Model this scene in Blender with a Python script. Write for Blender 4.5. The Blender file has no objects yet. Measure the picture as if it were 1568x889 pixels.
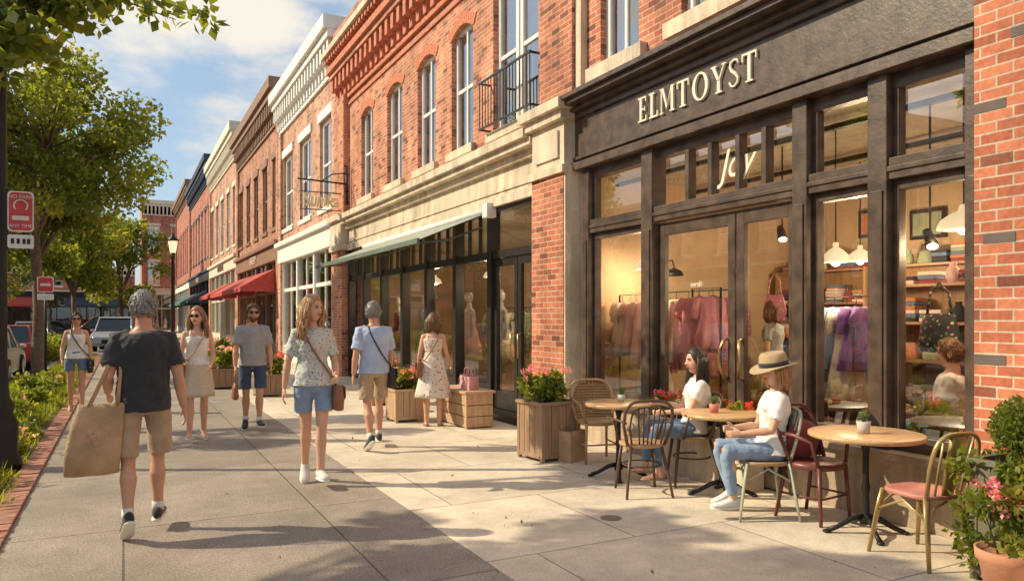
import bpy, math, random
from mathutils import Vector, Matrix
import numpy as np
RN=random.Random(3)
def V(*a): return Vector(a)
sc=bpy.context.scene
# ---------------------------------------------------------------- materials
def newmat(name):
    m=bpy.data.materials.new(name); m.use_nodes=True; nt=m.node_tree; nt.nodes.clear()
    o=nt.nodes.new('ShaderNodeOutputMaterial'); return m,nt,o
def N(nt,t,**k):
    n=nt.nodes.new(t)
    for a,b in k.items():
        if a in n.inputs: n.inputs[a].default_value=b
        else: setattr(n,a,b)
    return n
def L(nt,a,b): nt.links.new(a,b)
def mixc(nt,fac,a,b,bt='MIX'):
    n=nt.nodes.new('ShaderNodeMix'); n.data_type='RGBA'; n.blend_type=bt
    for i,x in ((0,fac),(6,a),(7,b)):
        if isinstance(x,bpy.types.NodeSocket): L(nt,x,n.inputs[i])
        else: n.inputs[i].default_value=x if i==0 else (*x[:3],1)
    return n.outputs[2]
def mth(nt,op,a,b=None):
    n=nt.nodes.new('ShaderNodeMath'); n.operation=op
    for i,x in ((0,a),(1,b)):
        if x is None: continue
        if isinstance(x,bpy.types.NodeSocket): L(nt,x,n.inputs[i])
        else: n.inputs[i].default_value=x
    return n.outputs[0]
def mrange(nt,s,lo,hi,a=.3,b=.7):
    r=N(nt,'ShaderNodeMapRange'); r.inputs[1].default_value=a; r.inputs[2].default_value=b; r.inputs[3].default_value=lo; r.inputs[4].default_value=hi; L(nt,s,r.inputs[0]); return r.outputs[0]
MC={}
def mat(name,col,rough=.6,metal=0,var=.15,scale=6,bump=.15,bs=60,sheen=0,emit=0):
    if name in MC: return MC[name]
    m,nt,o=newmat(name); p=N(nt,'ShaderNodeBsdfPrincipled'); L(nt,p.outputs[0],o.inputs[0])
    g=N(nt,'ShaderNodeNewGeometry')
    n1=N(nt,'ShaderNodeTexNoise',Scale=scale,Detail=4.0); L(nt,g.outputs['Position'],n1.inputs['Vector'])
    c=mixc(nt,mrange(nt,n1.outputs[0],0,1),[x*(1-var) for x in col],[min(1,x*(1+var)) for x in col]); L(nt,c,p.inputs['Base Color'])
    p.inputs['Roughness'].default_value=rough; p.inputs['Metallic'].default_value=metal
    if sheen: p.inputs['Sheen Weight'].default_value=sheen
    if emit:
        p.inputs['Emission Color'].default_value=(*col,1); p.inputs['Emission Strength'].default_value=emit
    if bump:
        n2=N(nt,'ShaderNodeTexNoise',Scale=bs,Detail=3.0); L(nt,g.outputs['Position'],n2.inputs['Vector'])
        b=N(nt,'ShaderNodeBump',Strength=bump,Distance=.02); L(nt,n2.outputs[0],b.inputs['Height']); L(nt,b.outputs[0],p.inputs['Normal'])
    MC[name]=m; return m
def stone(name,col):
    m,nt,o=newmat(name); p=N(nt,'ShaderNodeBsdfPrincipled',Roughness=.85); L(nt,p.outputs[0],o.inputs[0]); g=N(nt,'ShaderNodeNewGeometry')
    n=N(nt,'ShaderNodeTexNoise',Scale=2.0,Detail=6.0,Roughness=.65); L(nt,g.outputs['Position'],n.inputs['Vector'])
    mp=N(nt,'ShaderNodeMapping'); mp.inputs['Scale'].default_value=(5,5,.6); L(nt,g.outputs['Position'],mp.inputs[0]); n2=N(nt,'ShaderNodeTexNoise',Scale=1.0,Detail=5.0,Roughness=.6); L(nt,mp.outputs[0],n2.inputs['Vector'])
    n3=N(nt,'ShaderNodeTexNoise',Scale=45.0,Detail=3.0); L(nt,g.outputs['Position'],n3.inputs['Vector'])
    sp=N(nt,'ShaderNodeSeparateXYZ'); L(nt,g.outputs['Position'],sp.inputs[0])
    jt=mth(nt,'PINGPONG',mth(nt,'ADD',sp.outputs[1],.37),.6); jm=mrange(nt,jt,.62,1.0,0.0,.008)
    mm=mth(nt,'MULTIPLY',mth(nt,'MULTIPLY',mrange(nt,n.outputs[0],.76,1.12),mrange(nt,n2.outputs[0],.72,1.08,.35,.6)),mth(nt,'MULTIPLY',mrange(nt,n3.outputs[0],.9,1.08),jm))
    cc=N(nt,'ShaderNodeCombineColor'); [L(nt,mm,cc.inputs[i]) for i in range(3)]
    L(nt,mixc(nt,1.0,col,cc.outputs[0],'MULTIPLY'),p.inputs['Base Color'])
    b=N(nt,'ShaderNodeBump',Strength=.35,Distance=.02); L(nt,n3.outputs[0],b.inputs['Height']); L(nt,b.outputs[0],p.inputs['Normal']); MC[name]=m; return m
def brick(name,c1,c2,mo,bw=.215,rh=.075):
    if name in MC: return MC[name]
    m,nt,o=newmat(name); p=N(nt,'ShaderNodeBsdfPrincipled',Roughness=.85); L(nt,p.outputs[0],o.inputs[0])
    g=N(nt,'ShaderNodeNewGeometry'); sp=N(nt,'ShaderNodeSeparateXYZ'); L(nt,g.outputs['Position'],sp.inputs[0])
    sn=N(nt,'ShaderNodeSeparateXYZ'); L(nt,g.outputs['True Normal'],sn.inputs[0])
    ax=mth(nt,'GREATER_THAN',mth(nt,'ABSOLUTE',sn.outputs[0]),.6)
    u=mth(nt,'ADD',mth(nt,'MULTIPLY',ax,sp.outputs[1]),mth(nt,'MULTIPLY',mth(nt,'SUBTRACT',1.0,ax),sp.outputs[0]))
    cv=N(nt,'ShaderNodeCombineXYZ'); L(nt,u,cv.inputs[0]); L(nt,sp.outputs[2],cv.inputs[1])
    b=N(nt,'ShaderNodeTexBrick'); b.offset=.5; L(nt,cv.outputs[0],b.inputs['Vector'])
    for k,v in (('Scale',1.0),('Mortar Size',.007),('Mortar Smooth',.15),('Bias',0.0),('Brick Width',bw),('Row Height',rh)): b.inputs[k].default_value=v
    b.inputs['Color1'].default_value=(*c1,1); b.inputs['Color2'].default_value=(*c2,1); b.inputs['Mortar'].default_value=(*mo,1)
    b2=N(nt,'ShaderNodeTexBrick'); b2.offset=.5; ofs=N(nt,'ShaderNodeVectorMath'); ofs.operation='ADD'; ofs.inputs[1].default_value=(bw*40,rh*62,0); L(nt,cv.outputs[0],ofs.inputs[0]); L(nt,ofs.outputs[0],b2.inputs['Vector'])
    for k,v in (('Scale',1.0),('Mortar Size',.0),('Mortar Smooth',0.0),('Bias',0.0),('Brick Width',bw),('Row Height',rh)): b2.inputs[k].default_value=v
    b2.inputs['Color1'].default_value=(0,0,0,1); b2.inputs['Color2'].default_value=(1,1,1,1)
    sv=N(nt,'ShaderNodeSeparateColor'); L(nt,b2.outputs[0],sv.inputs[0])
    dk=mrange(nt,sv.outputs[0],1.0,.45,.86,.94)
    n=N(nt,'ShaderNodeTexNoise',Scale=1.3,Detail=5.0); L(nt,g.outputs['Position'],n.inputs['Vector'])
    n3=N(nt,'ShaderNodeTexNoise',Scale=30.0,Detail=3.0); L(nt,g.outputs['Position'],n3.inputs['Vector'])
    mp2=N(nt,'ShaderNodeMapping'); mp2.inputs['Scale'].default_value=(2.2,2.2,.35); L(nt,g.outputs['Position'],mp2.inputs[0]); n4=N(nt,'ShaderNodeTexNoise',Scale=1.0,Detail=4.0); L(nt,mp2.outputs[0],n4.inputs['Vector'])
    mm=mth(nt,'MULTIPLY',mth(nt,'MULTIPLY',mrange(nt,n.outputs[0],.80,1.2),mrange(nt,n3.outputs[0],.80,1.12)),mth(nt,'MULTIPLY',dk,mrange(nt,n4.outputs[0],.74,1.08,.35,.6)))
    cc=N(nt,'ShaderNodeCombineColor'); [L(nt,mm,cc.inputs[i]) for i in range(3)]
    c=mixc(nt,1.0,b.outputs[0],cc.outputs[0],'MULTIPLY'); L(nt,c,p.inputs['Base Color'])
    hh=mth(nt,'SUBTRACT',mth(nt,'MULTIPLY',n3.outputs[0],.5),b.outputs['Fac'])
    bp=N(nt,'ShaderNodeBump',Strength=.6,Distance=.01); L(nt,hh,bp.inputs['Height']); L(nt,bp.outputs[0],p.inputs['Normal'])
    MC[name]=m; return m
def paving(name,c,cj,w,h,off=0.0,ms=.008,speck=.25):
    m,nt,o=newmat(name); p=N(nt,'ShaderNodeBsdfPrincipled',Roughness=.8); L(nt,p.outputs[0],o.inputs[0])
    g=N(nt,'ShaderNodeNewGeometry')
    b=N(nt,'ShaderNodeTexBrick'); b.offset=off; L(nt,g.outputs['Position'],b.inputs['Vector'])
    for k,v in (('Scale',1.0),('Mortar Size',ms),('Mortar Smooth',.3),('Bias',0.0),('Brick Width',w),('Row Height',h)): b.inputs[k].default_value=v
    b.inputs['Color1'].default_value=(*[x*1.07 for x in c],1); b.inputs['Color2'].default_value=(*[x*.93 for x in c],1); b.inputs['Mortar'].default_value=(*cj,1)
    n=N(nt,'ShaderNodeTexNoise',Scale=1.1,Detail=6.0); L(nt,g.outputs['Position'],n.inputs['Vector'])
    n3=N(nt,'ShaderNodeTexNoise',Scale=70.0,Detail=3.0); L(nt,g.outputs['Position'],n3.inputs['Vector'])
    n4=N(nt,'ShaderNodeTexNoise',Scale=5.0,Detail=6.0,Roughness=.7); L(nt,g.outputs['Position'],n4.inputs['Vector'])
    v=N(nt,'ShaderNodeTexVoronoi',Scale=3.2); L(nt,g.outputs['Position'],v.inputs['Vector'])
    gum=mrange(nt,v.outputs['Distance'],.72,1.0,.03,.06)
    mm=mth(nt,'MULTIPLY',mth(nt,'MULTIPLY',mrange(nt,n.outputs[0],.78,1.15),mrange(nt,n3.outputs[0],1-speck,1+speck)),mth(nt,'MULTIPLY',gum,mrange(nt,n4.outputs[0],.82,1.1)))
    cc=N(nt,'ShaderNodeCombineColor'); [L(nt,mm,cc.inputs[i]) for i in range(3)]
    c2=mixc(nt,1.0,b.outputs[0],cc.outputs[0],'MULTIPLY'); L(nt,c2,p.inputs['Base Color'])
    hh=mth(nt,'SUBTRACT',mth(nt,'MULTIPLY',n3.outputs[0],.3),b.outputs['Fac'])
    bp=N(nt,'ShaderNodeBump',Strength=.5,Distance=.01); L(nt,hh,bp.inputs['Height']); L(nt,bp.outputs[0],p.inputs['Normal'])
    return m
def glassmat(name,tint,add):
    m,nt,o=newmat(name); t=N(nt,'ShaderNodeBsdfTransparent'); t.inputs[0].default_value=(*tint,1)
    gl=N(nt,'ShaderNodeBsdfGlossy',Roughness=.01); gl.inputs[0].default_value=(1,1,1,1)
    f=N(nt,'ShaderNodeFresnel',IOR=1.5); fa=mth(nt,'ADD',f.outputs[0],add)
    n=N(nt,'ShaderNodeTexNoise',Scale=1.2,Detail=1.0); g=N(nt,'ShaderNodeNewGeometry'); L(nt,g.outputs['Position'],n.inputs['Vector'])
    b=N(nt,'ShaderNodeBump',Strength=.05,Distance=.05); L(nt,n.outputs[0],b.inputs['Height']); L(nt,b.outputs[0],gl.inputs['Normal'])
    mx=N(nt,'ShaderNodeMixShader'); L(nt,fa,mx.inputs[0]); L(nt,t.outputs[0],mx.inputs[1]); L(nt,gl.outputs[0],mx.inputs[2]); L(nt,mx.outputs[0],o.inputs[0])
    return m
def leafmat(name,c,tr=.5):
    if name in MC: return MC[name]
    m,nt,o=newmat(name); g=N(nt,'ShaderNodeNewGeometry'); n=N(nt,'ShaderNodeTexNoise',Scale=2.5,Detail=3.0); L(nt,g.outputs['Position'],n.inputs['Vector'])
    col=mixc(nt,n.outputs[0],[x*.6 for x in c],[x*1.5 for x in c])
    d=N(nt,'ShaderNodeBsdfPrincipled',Roughness=.45); L(nt,col,d.inputs['Base Color']); d.inputs['Specular IOR Level'].default_value=.3
    t=N(nt,'ShaderNodeBsdfTranslucent'); c2=mixc(nt,1.0,col,(2.9,2.5,.9),'MULTIPLY'); L(nt,c2,t.inputs[0])
    mx=N(nt,'ShaderNodeMixShader'); mx.inputs[0].default_value=tr; L(nt,d.outputs[0],mx.inputs[1]); L(nt,t.outputs[0],mx.inputs[2]); L(nt,mx.outputs[0],o.inputs[0])
    MC[name]=m; return m
def pattern(name,base,spots,scale=25,thr=.38):
    if name in MC: return MC[name]
    m,nt,o=newmat(name); p=N(nt,'ShaderNodeBsdfPrincipled',Roughness=.8); L(nt,p.outputs[0],o.inputs[0])
    tc=N(nt,'ShaderNodeTexCoord'); v=N(nt,'ShaderNodeTexVoronoi',Scale=scale); L(nt,tc.outputs['Object'],v.inputs['Vector'])
    nz=N(nt,'ShaderNodeTexNoise',Scale=scale*1.3,Detail=2.0); L(nt,tc.outputs['Object'],nz.inputs['Vector'])
    d=mth(nt,'ADD',v.outputs['Distance'],mth(nt,'MULTIPLY',nz.outputs[0],.35))
    k=mth(nt,'LESS_THAN',d,thr+.12)
    sp=N(nt,'ShaderNodeSeparateColor'); L(nt,v.outputs['Color'],sp.inputs[0])
    c=mixc(nt,mth(nt,'GREATER_THAN',sp.outputs[0],.5),spots[0],spots[1])
    c=mixc(nt,mth(nt,'GREATER_THAN',sp.outputs[1],.66),c,spots[-1])
    L(nt,mixc(nt,k,base,c),p.inputs['Base Color']); MC[name]=m; return m
def wood(name,c,rough=.5,axis='z'):
    if name in MC: return MC[name]
    m,nt,o=newmat(name); p=N(nt,'ShaderNodeBsdfPrincipled',Roughness=rough); L(nt,p.outputs[0],o.inputs[0])
    g=N(nt,'ShaderNodeTexCoord'); mp=N(nt,'ShaderNodeMapping'); mp.inputs['Scale'].default_value=(3,40,40) if axis=='x' else (40,40,3)
    L(nt,g.outputs['Object'],mp.inputs[0]); n=N(nt,'ShaderNodeTexNoise',Scale=1.0,Detail=4.0); L(nt,mp.outputs[0],n.inputs['Vector'])
    L(nt,mixc(nt,n.outputs[0],[x*.55 for x in c],[x*1.4 for x in c]),p.inputs['Base Color'])
    b=N(nt,'ShaderNodeBump',Strength=.2,Distance=.01); L(nt,n.outputs[0],b.inputs['Height']); L(nt,b.outputs[0],p.inputs['Normal'])
    MC[name]=m; return m

BR1=brick('brick_red',(.64,.215,.11),(.41,.115,.06),(.58,.45,.33))
BR2=brick('brick_orange',(.70,.265,.14),(.48,.155,.08),(.62,.49,.36))
BR3=brick('brick_pink',(.68,.34,.21),(.52,.23,.135),(.62,.53,.43))
BR4=brick('brick_brown',(.58,.25,.145),(.42,.16,.09),(.52,.42,.32))
BR5=brick('brick_crimson',(.60,.19,.115),(.44,.12,.07),(.48,.38,.30))
VOUS=mat('brick_voussoir',(.58,.20,.105),.85,var=.3,scale=25)
CORB=mat('brick_corbel',(.56,.20,.115),.85,var=.3,scale=12)
STONE=stone('limestone',(.74,.60,.44))
STONE2=stone('weathered_sandstone',(.48,.37,.26))
WHITE=mat('white_paint',(.82,.79,.73),.55,var=.06,bump=.05)
CREAM=mat('cream_paint',(.76,.68,.53),.55,var=.08,bump=.05)
DARKF=mat('dark_bronze_paint',(.085,.056,.040),.36,var=.45,scale=7,bump=.1,bs=35)
BLACKF=mat('black_paint',(.026,.022,.019),.36,var=.3,bump=.05)
BROWNT=mat('brown_cornice_paint',(.27,.15,.09),.6,var=.2)
GLASS=glassmat('window_glass',(.88,.89,.86),.14)
GLASSU=glassmat('upper_window_glass',(.85,.88,.88),.32)
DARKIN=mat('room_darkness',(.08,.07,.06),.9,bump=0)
CURT=mat('curtain_cloth',(.72,.68,.60),.9,bump=.1)
TAN=mat('interior_wall_tan',(.56,.41,.26),.8,var=.12,scale=2)
TAN2=mat('interior_dim',(.32,.23,.15),.8,var=.3,scale=1.5)
FLOORW=wood('interior_floor_wood',(.34,.21,.12),.5,'x')
CEIL=mat('ceiling',(.52,.45,.36),.9,bump=0)
BRASS=mat('brass',(.62,.42,.17),.3,.9,bump=0)
IRON=mat('cast_iron',(.018,.017,.017),.45,.3)
# ---------------------------------------------------------------- mesh builder
class MB:
    def __init__(s): s.v=[];s.f=[];s.m=[];s.s=[]
    def add(s,vs,fs,m=0,sm=False):
        o=len(s.v); s.v+=[tuple(p) for p in vs]; s.f+=[tuple(i+o for i in f) for f in fs]; s.m+=[m]*len(fs); s.s+=[sm]*len(fs)
    def box(s,x0,x1,y0,y1,z0,z1,m=0,M=None):
        vs=[V(x,y,z) for z in(z0,z1) for y in(y0,y1) for x in(x0,x1)]
        if M: vs=[M@p for p in vs]
        s.add(vs,[(0,2,3,1),(4,5,7,6),(0,1,5,4),(2,6,7,3),(0,4,6,2),(1,3,7,5)],m)
    def prism(s,pts,m=0,d=V(.03,0,0)):
        n=len(pts); s.add([Vector(p) for p in pts]+[Vector(p)+d for p in pts],[tuple(range(n)),tuple(range(2*n-1,n-1,-1))]+[(i,i+n,(i+1)%n+n,(i+1)%n) for i in range(n)],m)
    def loft(s,rings,m=0,sm=True,cap=True):
        n=len(rings[0]); vs=[p for r in rings for p in r]; fs=[]
        for i in range(len(rings)-1):
            for j in range(n):
                k=(j+1)%n; fs.append((i*n+j,i*n+k,(i+1)*n+k,(i+1)*n+j))
        if cap: fs.append(tuple(range(n-1,-1,-1))); fs.append(tuple((len(rings)-1)*n+j for j in range(n)))
        s.add(vs,fs,m,sm)
    def tube(s,pts,rads,m=0,n=10,ref=None,cap=True,sm=True):
        pts=[Vector(p) for p in pts]; K=len(pts)
        if not isinstance(rads,list): rads=[rads]*K
        rings=[]; nr=None
        for i in range(K):
            t=(pts[min(i+1,K-1)]-pts[max(i-1,0)]).normalized()
            if ref is not None: a=ref-t*ref.dot(t)
            elif nr is None: a=t.orthogonal()
            else: a=nr-t*nr.dot(t)
            if a.length<1e-5: a=t.orthogonal()
            a.normalize(); nr=a; b=t.cross(a); r=rads[i]; ra,rb=r if isinstance(r,tuple) else (r,r)
            rings.append([pts[i]+a*(ra*math.cos(2*math.pi*j/n))+b*(rb*math.sin(2*math.pi*j/n)) for j in range(n)])
        s.loft(rings,m,sm,cap)
    def cyl(s,p0,p1,r0,r1=None,m=0,n=16): s.tube([p0,p1],[r0,r1 if r1 is not None else r0],m,n)
    def ell(s,c,r,m=0,nu=16,nv=10,M=None):
        c=Vector(c); r=r if isinstance(r,tuple) else (r,r,r); vs=[];fs=[]
        for i in range(nv+1):
            th=min(max(math.pi*(i/nv),.02),math.pi-.02)
            for j in range(nu):
                ph=2*math.pi*j/nu; p=V(r[0]*math.sin(th)*math.cos(ph),r[1]*math.sin(th)*math.sin(ph),-r[2]*math.cos(th))
                if M: p=M@p
                vs.append(c+p)
        for i in range(nv):
            for j in range(nu):
                k=(j+1)%nu; fs.append((i*nu+j,i*nu+k,(i+1)*nu+k,(i+1)*nu+j))
        fs.append(tuple(range(nu-1,-1,-1))); fs.append(tuple(nv*nu+j for j in range(nu)))
        s.add(vs,fs,m,True)
    def lathe(s,c,prof,m=0,n=20):
        c=Vector(c); s.loft([[c+V(r*math.cos(2*math.pi*j/n),r*math.sin(2*math.pi*j/n),z) for j in range(n)] for r,z in prof],m)
    def build(s,name,mats,parent=None,bevel=0,remesh=0,smooth=0,disp=0,ds=.1,solid=0):
        me=bpy.data.meshes.new(name); me.from_pydata(s.v,[],s.f)
        for mm in (mats if isinstance(mats,(list,tuple)) else [mats]): me.materials.append(mm)
        me.polygons.foreach_set('material_index',s.m); me.polygons.foreach_set('use_smooth',s.s); me.update()
        o=bpy.data.objects.new(name,me); sc.collection.objects.link(o)
        if parent: o.parent=parent
        if solid: q=o.modifiers.new('s','SOLIDIFY'); q.thickness=solid; q.offset=1
        if remesh: q=o.modifiers.new('r','REMESH'); q.mode='VOXEL'; q.voxel_size=remesh; q.use_smooth_shade=True
        if smooth: q=o.modifiers.new('m','SMOOTH'); q.factor=.5; q.iterations=smooth
        if disp:
            tx=bpy.data.textures.get('cl%g'%ds) or bpy.data.textures.new('cl%g'%ds,'CLOUDS'); tx.noise_scale=ds
            q=o.modifiers.new('d','DISPLACE'); q.texture=tx; q.strength=disp; q.mid_level=.5
        if bevel: q=o.modifiers.new('b','BEVEL'); q.width=bevel; q.segments=2; q.limit_method='ANGLE'
        return o
def group(name,loc=(0,0,0),rot=0,scale=1):
    e=bpy.data.objects.new(name,None); e.location=loc; e.rotation_euler=(0,0,rot); e.scale=(scale,)*3; e.empty_display_size=.1
    sc.collection.objects.link(e); return e
def text(name,s,size,loc,rot,m,parent=None,ext=.01,shear=0,align='CENTER',sx=1,off=0):
    c=bpy.data.curves.new(name,'FONT'); c.body=s; c.size=size; c.extrude=ext; c.shear=shear; c.align_x=align; c.align_y='CENTER'; c.offset=off; c.materials.append(m)
    o=bpy.data.objects.new(name,c); o.location=loc; o.rotation_euler=rot; o.scale=(sx,1,1); sc.collection.objects.link(o)
    if parent: o.parent=parent
    return o
RX=(math.pi/2,0,-math.pi/2)
def leafmesh(name,mats,centers,rads,n,size,seed=0,parent=None,flat=.75,up=0,width=.34):
    rng=np.random.default_rng(seed); C=np.array([tuple(c) for c in centers],float); R=np.array(rads,float) if hasattr(rads,'__len__') else np.full(len(C),rads)
    w=R**2; idx=rng.choice(len(C),n,p=w/w.sum())
    d=rng.normal(size=(n,3)); d/=np.linalg.norm(d,axis=1)[:,None]; r=rng.random(n)**.45
    P=C[idx]+d*(r*R[idx])[:,None]*np.array([1,1,flat])
    a=rng.normal(size=(n,3))+d*.5+np.array([0,0,up]); a/=np.linalg.norm(a,axis=1)[:,None]
    b=np.cross(a,rng.normal(size=(n,3))); b/=np.linalg.norm(b,axis=1)[:,None]; nn=np.cross(a,b)
    s=(size*(.6+.8*rng.random(n)))[:,None]
    vs=np.stack([P,P+a*s*.45+b*s*width+nn*s*.08,P+a*s,P+a*s*.45-b*s*width+nn*s*.08],1).reshape(-1,3)
    me=bpy.data.meshes.new(name); me.vertices.add(4*n); me.vertices.foreach_set('co',vs.ravel()); me.loops.add(4*n); me.loops.foreach_set('vertex_index',np.arange(4*n,dtype=np.int32))
    me.polygons.add(n); me.polygons.foreach_set('loop_start',np.arange(0,4*n,4,dtype=np.int32)); me.polygons.foreach_set('loop_total',np.full(n,4,dtype=np.int32))
    for m in mats: me.materials.append(m)
    cm=rng.integers(0,len(mats),len(C)); mi=np.where(rng.random(n)<.6,cm[idx],rng.integers(0,len(mats),n)).astype(np.int32)
    me.polygons.foreach_set('material_index',mi); me.update(); me.validate()
    o=bpy.data.objects.new(name,me); sc.collection.objects.link(o)
    if parent: o.parent=parent
    return o
LG=[leafmat('leaf_mid',(.125,.165,.030)),leafmat('leaf_light',(.19,.21,.045)),leafmat('leaf_dark',(.08,.115,.026))]
BARK=mat('bark',(.17,.12,.08),.9,var=.35,scale=14,bump=.8,bs=30)
def tree(name,loc,crown_c,crown_r,n,size,seed,trunk_r=.16,nl=60,clump=.75,inner=.5):
    r=random.Random(seed); E=group(name,loc); mb=MB(); cc=Vector(crown_c); cr=Vector(crown_r)
    fork=V(cc.x*.25,cc.y*.25,cc.z-cr.z*.75)
    mb.tube([V(0,0,-.1),V(.02,0,.25),V(.05,.03,fork.z*.5),fork],[trunk_r*1.5,trunk_r*1.05,trunk_r*.9,trunk_r*.75],0,12)
    cl=[];rr=[]
    for i in range(nl):
        d=V(r.gauss(0,1),r.gauss(0,1),r.gauss(.15,.9)).normalized(); q=r.random()**inner
        c=cc+V(d.x*cr.x,d.y*cr.y,d.z*cr.z)*q*(.85+.35*r.random()); cl.append(c); rr.append(clump*(.45+.85*r.random()))
    for i in range(8):
        a=i*.8+r.random(); tip=cc+V(math.cos(a)*cr.x*.6,math.sin(a)*cr.y*.6,(r.random()-.2)*cr.z*.8); mid=fork.lerp(tip,.5)+V(0,0,.15*cr.z)
        mb.tube([fork-V(0,0,.15),fork.lerp(mid,.5),mid,tip],[trunk_r*.5,trunk_r*.38,trunk_r*.25,.02],0,8)
        near=sorted(cl,key=lambda c:(c-tip).length)[:7]
        for c in near: mb.tube([mid,mid.lerp(c,.6)+V(0,0,.1),c],[trunk_r*.2,trunk_r*.12,.01],0,6)
    mb.build('trunk',BARK,E); leafmesh('foliage',LG,cl,rr,n,size,seed,E)
    return E
# ---------------------------------------------------------------- camera, sun, sky
cam=bpy.data.cameras.new('Camera'); co=bpy.data.objects.new('Camera',cam); sc.collection.objects.link(co)
co.location=(0,0,1.6); co.rotation_euler=(math.pi/2,0,-math.radians(27.7)); cam.lens=26; cam.sensor_width=36; cam.shift_y=.0258; cam.clip_end=3000; sc.camera=co
EL=math.radians(35); sd=V(.885*math.cos(EL),-.465*math.cos(EL),-math.sin(EL))
su=bpy.data.lights.new('sun','SUN'); su.energy=5; su.angle=math.radians(.5); su.color=(1,.87,.62); so=bpy.data.objects.new('sun',su); so.rotation_euler=sd.to_track_quat('-Z','Y').to_euler(); sc.collection.objects.link(so)
w=bpy.data.worlds.new('World'); sc.world=w; w.use_nodes=True; nt=w.node_tree; nt.nodes.clear()
o=N(nt,'ShaderNodeOutputWorld'); bg=N(nt,'ShaderNodeBackground',Strength=.14); L(nt,bg.outputs[0],o.inputs[0])
sk=N(nt,'ShaderNodeTexSky'); sk.sky_type='NISHITA'; sk.sun_disc=False; sk.sun_elevation=EL; sk.sun_rotation=math.atan2(-.885,.465); sk.dust_density=1.5; sk.ozone_density=1.0
tc=N(nt,'ShaderNodeTexCoord'); mp=N(nt,'ShaderNodeMapping'); mp.inputs['Scale'].default_value=(1,1,2.2); mp.inputs['Location'].default_value=(.55,.1,.35); L(nt,tc.outputs['Generated'],mp.inputs[0])
nz=N(nt,'ShaderNodeTexNoise',Scale=2.4,Detail=9.0,Roughness=.56); L(nt,mp.outputs[0],nz.inputs['Vector'])
rp=N(nt,'ShaderNodeMapRange'); rp.interpolation_type='SMOOTHSTEP'; rp.inputs[1].default_value=.49; rp.inputs[2].default_value=.61; L(nt,nz.outputs[0],rp.inputs[0])
base=mixc(nt,.34,sk.outputs[0],(3.8,5.3,6.6))
L(nt,mixc(nt,rp.outputs[0],base,(6.9,6.45,5.7)),bg.inputs[0])
sc.view_settings.view_transform='Standard'; sc.view_settings.look='None'; sc.view_settings.exposure=0
# ---------------------------------------------------------------- ground
ASPH=paving('asphalt',(.17,.165,.16),(.11,.105,.1),500,500,0,.0,.3)
GR=mat('ground_soil',(.12,.10,.07),.95)
mb=MB(); mb.add([V(-600,-400,-.14),V(600,-400,-.14),V(600,1200,-.14),V(-600,1200,-.14)],[(0,1,2,3)]); mb.build('ground',GR)
mb=MB(); mb.add([V(-11,-30,-.13),V(-2.2,-30,-.13),V(-2.2,38,-.13),V(1.2,42,-.13),V(1.2,98,-.13),V(-11,98,-.13)],[(0,1,2,3,4,5)])
mb.add([V(-4.6,y,-.126) for y in(-30,60)]+[V(-4.5,y,-.126) for y in(60,-30)],[(0,3,2,1)],1); mb.build('road',[ASPH,WHITE])
DP=paving('aggregate_paving',(.34,.285,.23),(.15,.12,.095),1.42,2.1,0.0,.008,.42)
LP=paving('concrete_paving',(.72,.61,.47),(.34,.275,.21),1.65,1.45,.5,.008,.14)
mb=MB(); mb.box(-.75,2.1,-12,38,-.14,0,0); mb.box(1.2,2.1,38,96,-.14,0,0); mb.build('walkway',[DP])
mb=MB(); mb.box(2.1,5.75,-12,96,-.14,.003,0); mb.build('sidewalk',[LP])
mb=MB()
y=-3
while y<36:
    h=RN.uniform(.018,.032); mb.box(-.95+RN.uniform(-.005,.005),-.755,y,y+.095,-.1,h,0); y+=.103
mb.build('brick_edging',[mat('edging_brick',(.40,.19,.13),.85,var=.4,scale=9)],bevel=.006)
mb=MB(); mb.box(-2.05,-.96,-12,36,-.1,-.01,0); mb.build('planting_bed',mat('mulch',(.13,.09,.055),.95,var=.4,scale=40,bump=1,bs=80))
mb=MB(); mb.box(-2.2,-2.05,-12,38,-.14,.01); mb.box(-14,-11,-30,98,-.14,.01); mb.build('kerb',mat('kerb_concrete',(.48,.44,.38),.85))
mb=MB(); mb.lathe((3.43,4.84,0),[(.085,.004),(.085,.006),(.078,.0065),(.074,.0055),(.05,.006),(.01,.006)],0,24); mb.build('drain_cover',mat('rusty_iron',(.27,.21,.155),.7))
# ---------------------------------------------------------------- building helpers
def wall(mb,x,y0,y1,z0,z1,ops,m=0,depth=.2):
    ys=sorted({y0,y1,*[o[0] for o in ops],*[o[1] for o in ops]}); zs=sorted({z0,z1,*[o[2] for o in ops],*[o[3] for o in ops]})
    for a,b in zip(ys,ys[1:]):
        for c,d in zip(zs,zs[1:]):
            cy,cz=(a+b)/2,(c+d)/2
            if any(o[0]<cy<o[1] and o[2]<cz<o[3] for o in ops): continue
            mb.add([V(x,a,c),V(x,a,d),V(x,b,d),V(x,b,c)],[(0,1,2,3)],m)
    for o in ops:
        a,b,c,d=o[:4]; X=x+depth
        mb.add([V(x,a,c),V(X,a,c),V(X,a,d),V(x,a,d)],[(0,3,2,1)],m); mb.add([V(x,b,c),V(X,b,c),V(X,b,d),V(x,b,d)],[(0,1,2,3)],m)
        mb.add([V(x,a,d),V(X,a,d),V(X,b,d),V(x,b,d)],[(0,3,2,1)],m); mb.add([V(x,a,c),V(X,a,c),V(X,b,c),V(x,b,c)],[(0,1,2,3)],m)
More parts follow.
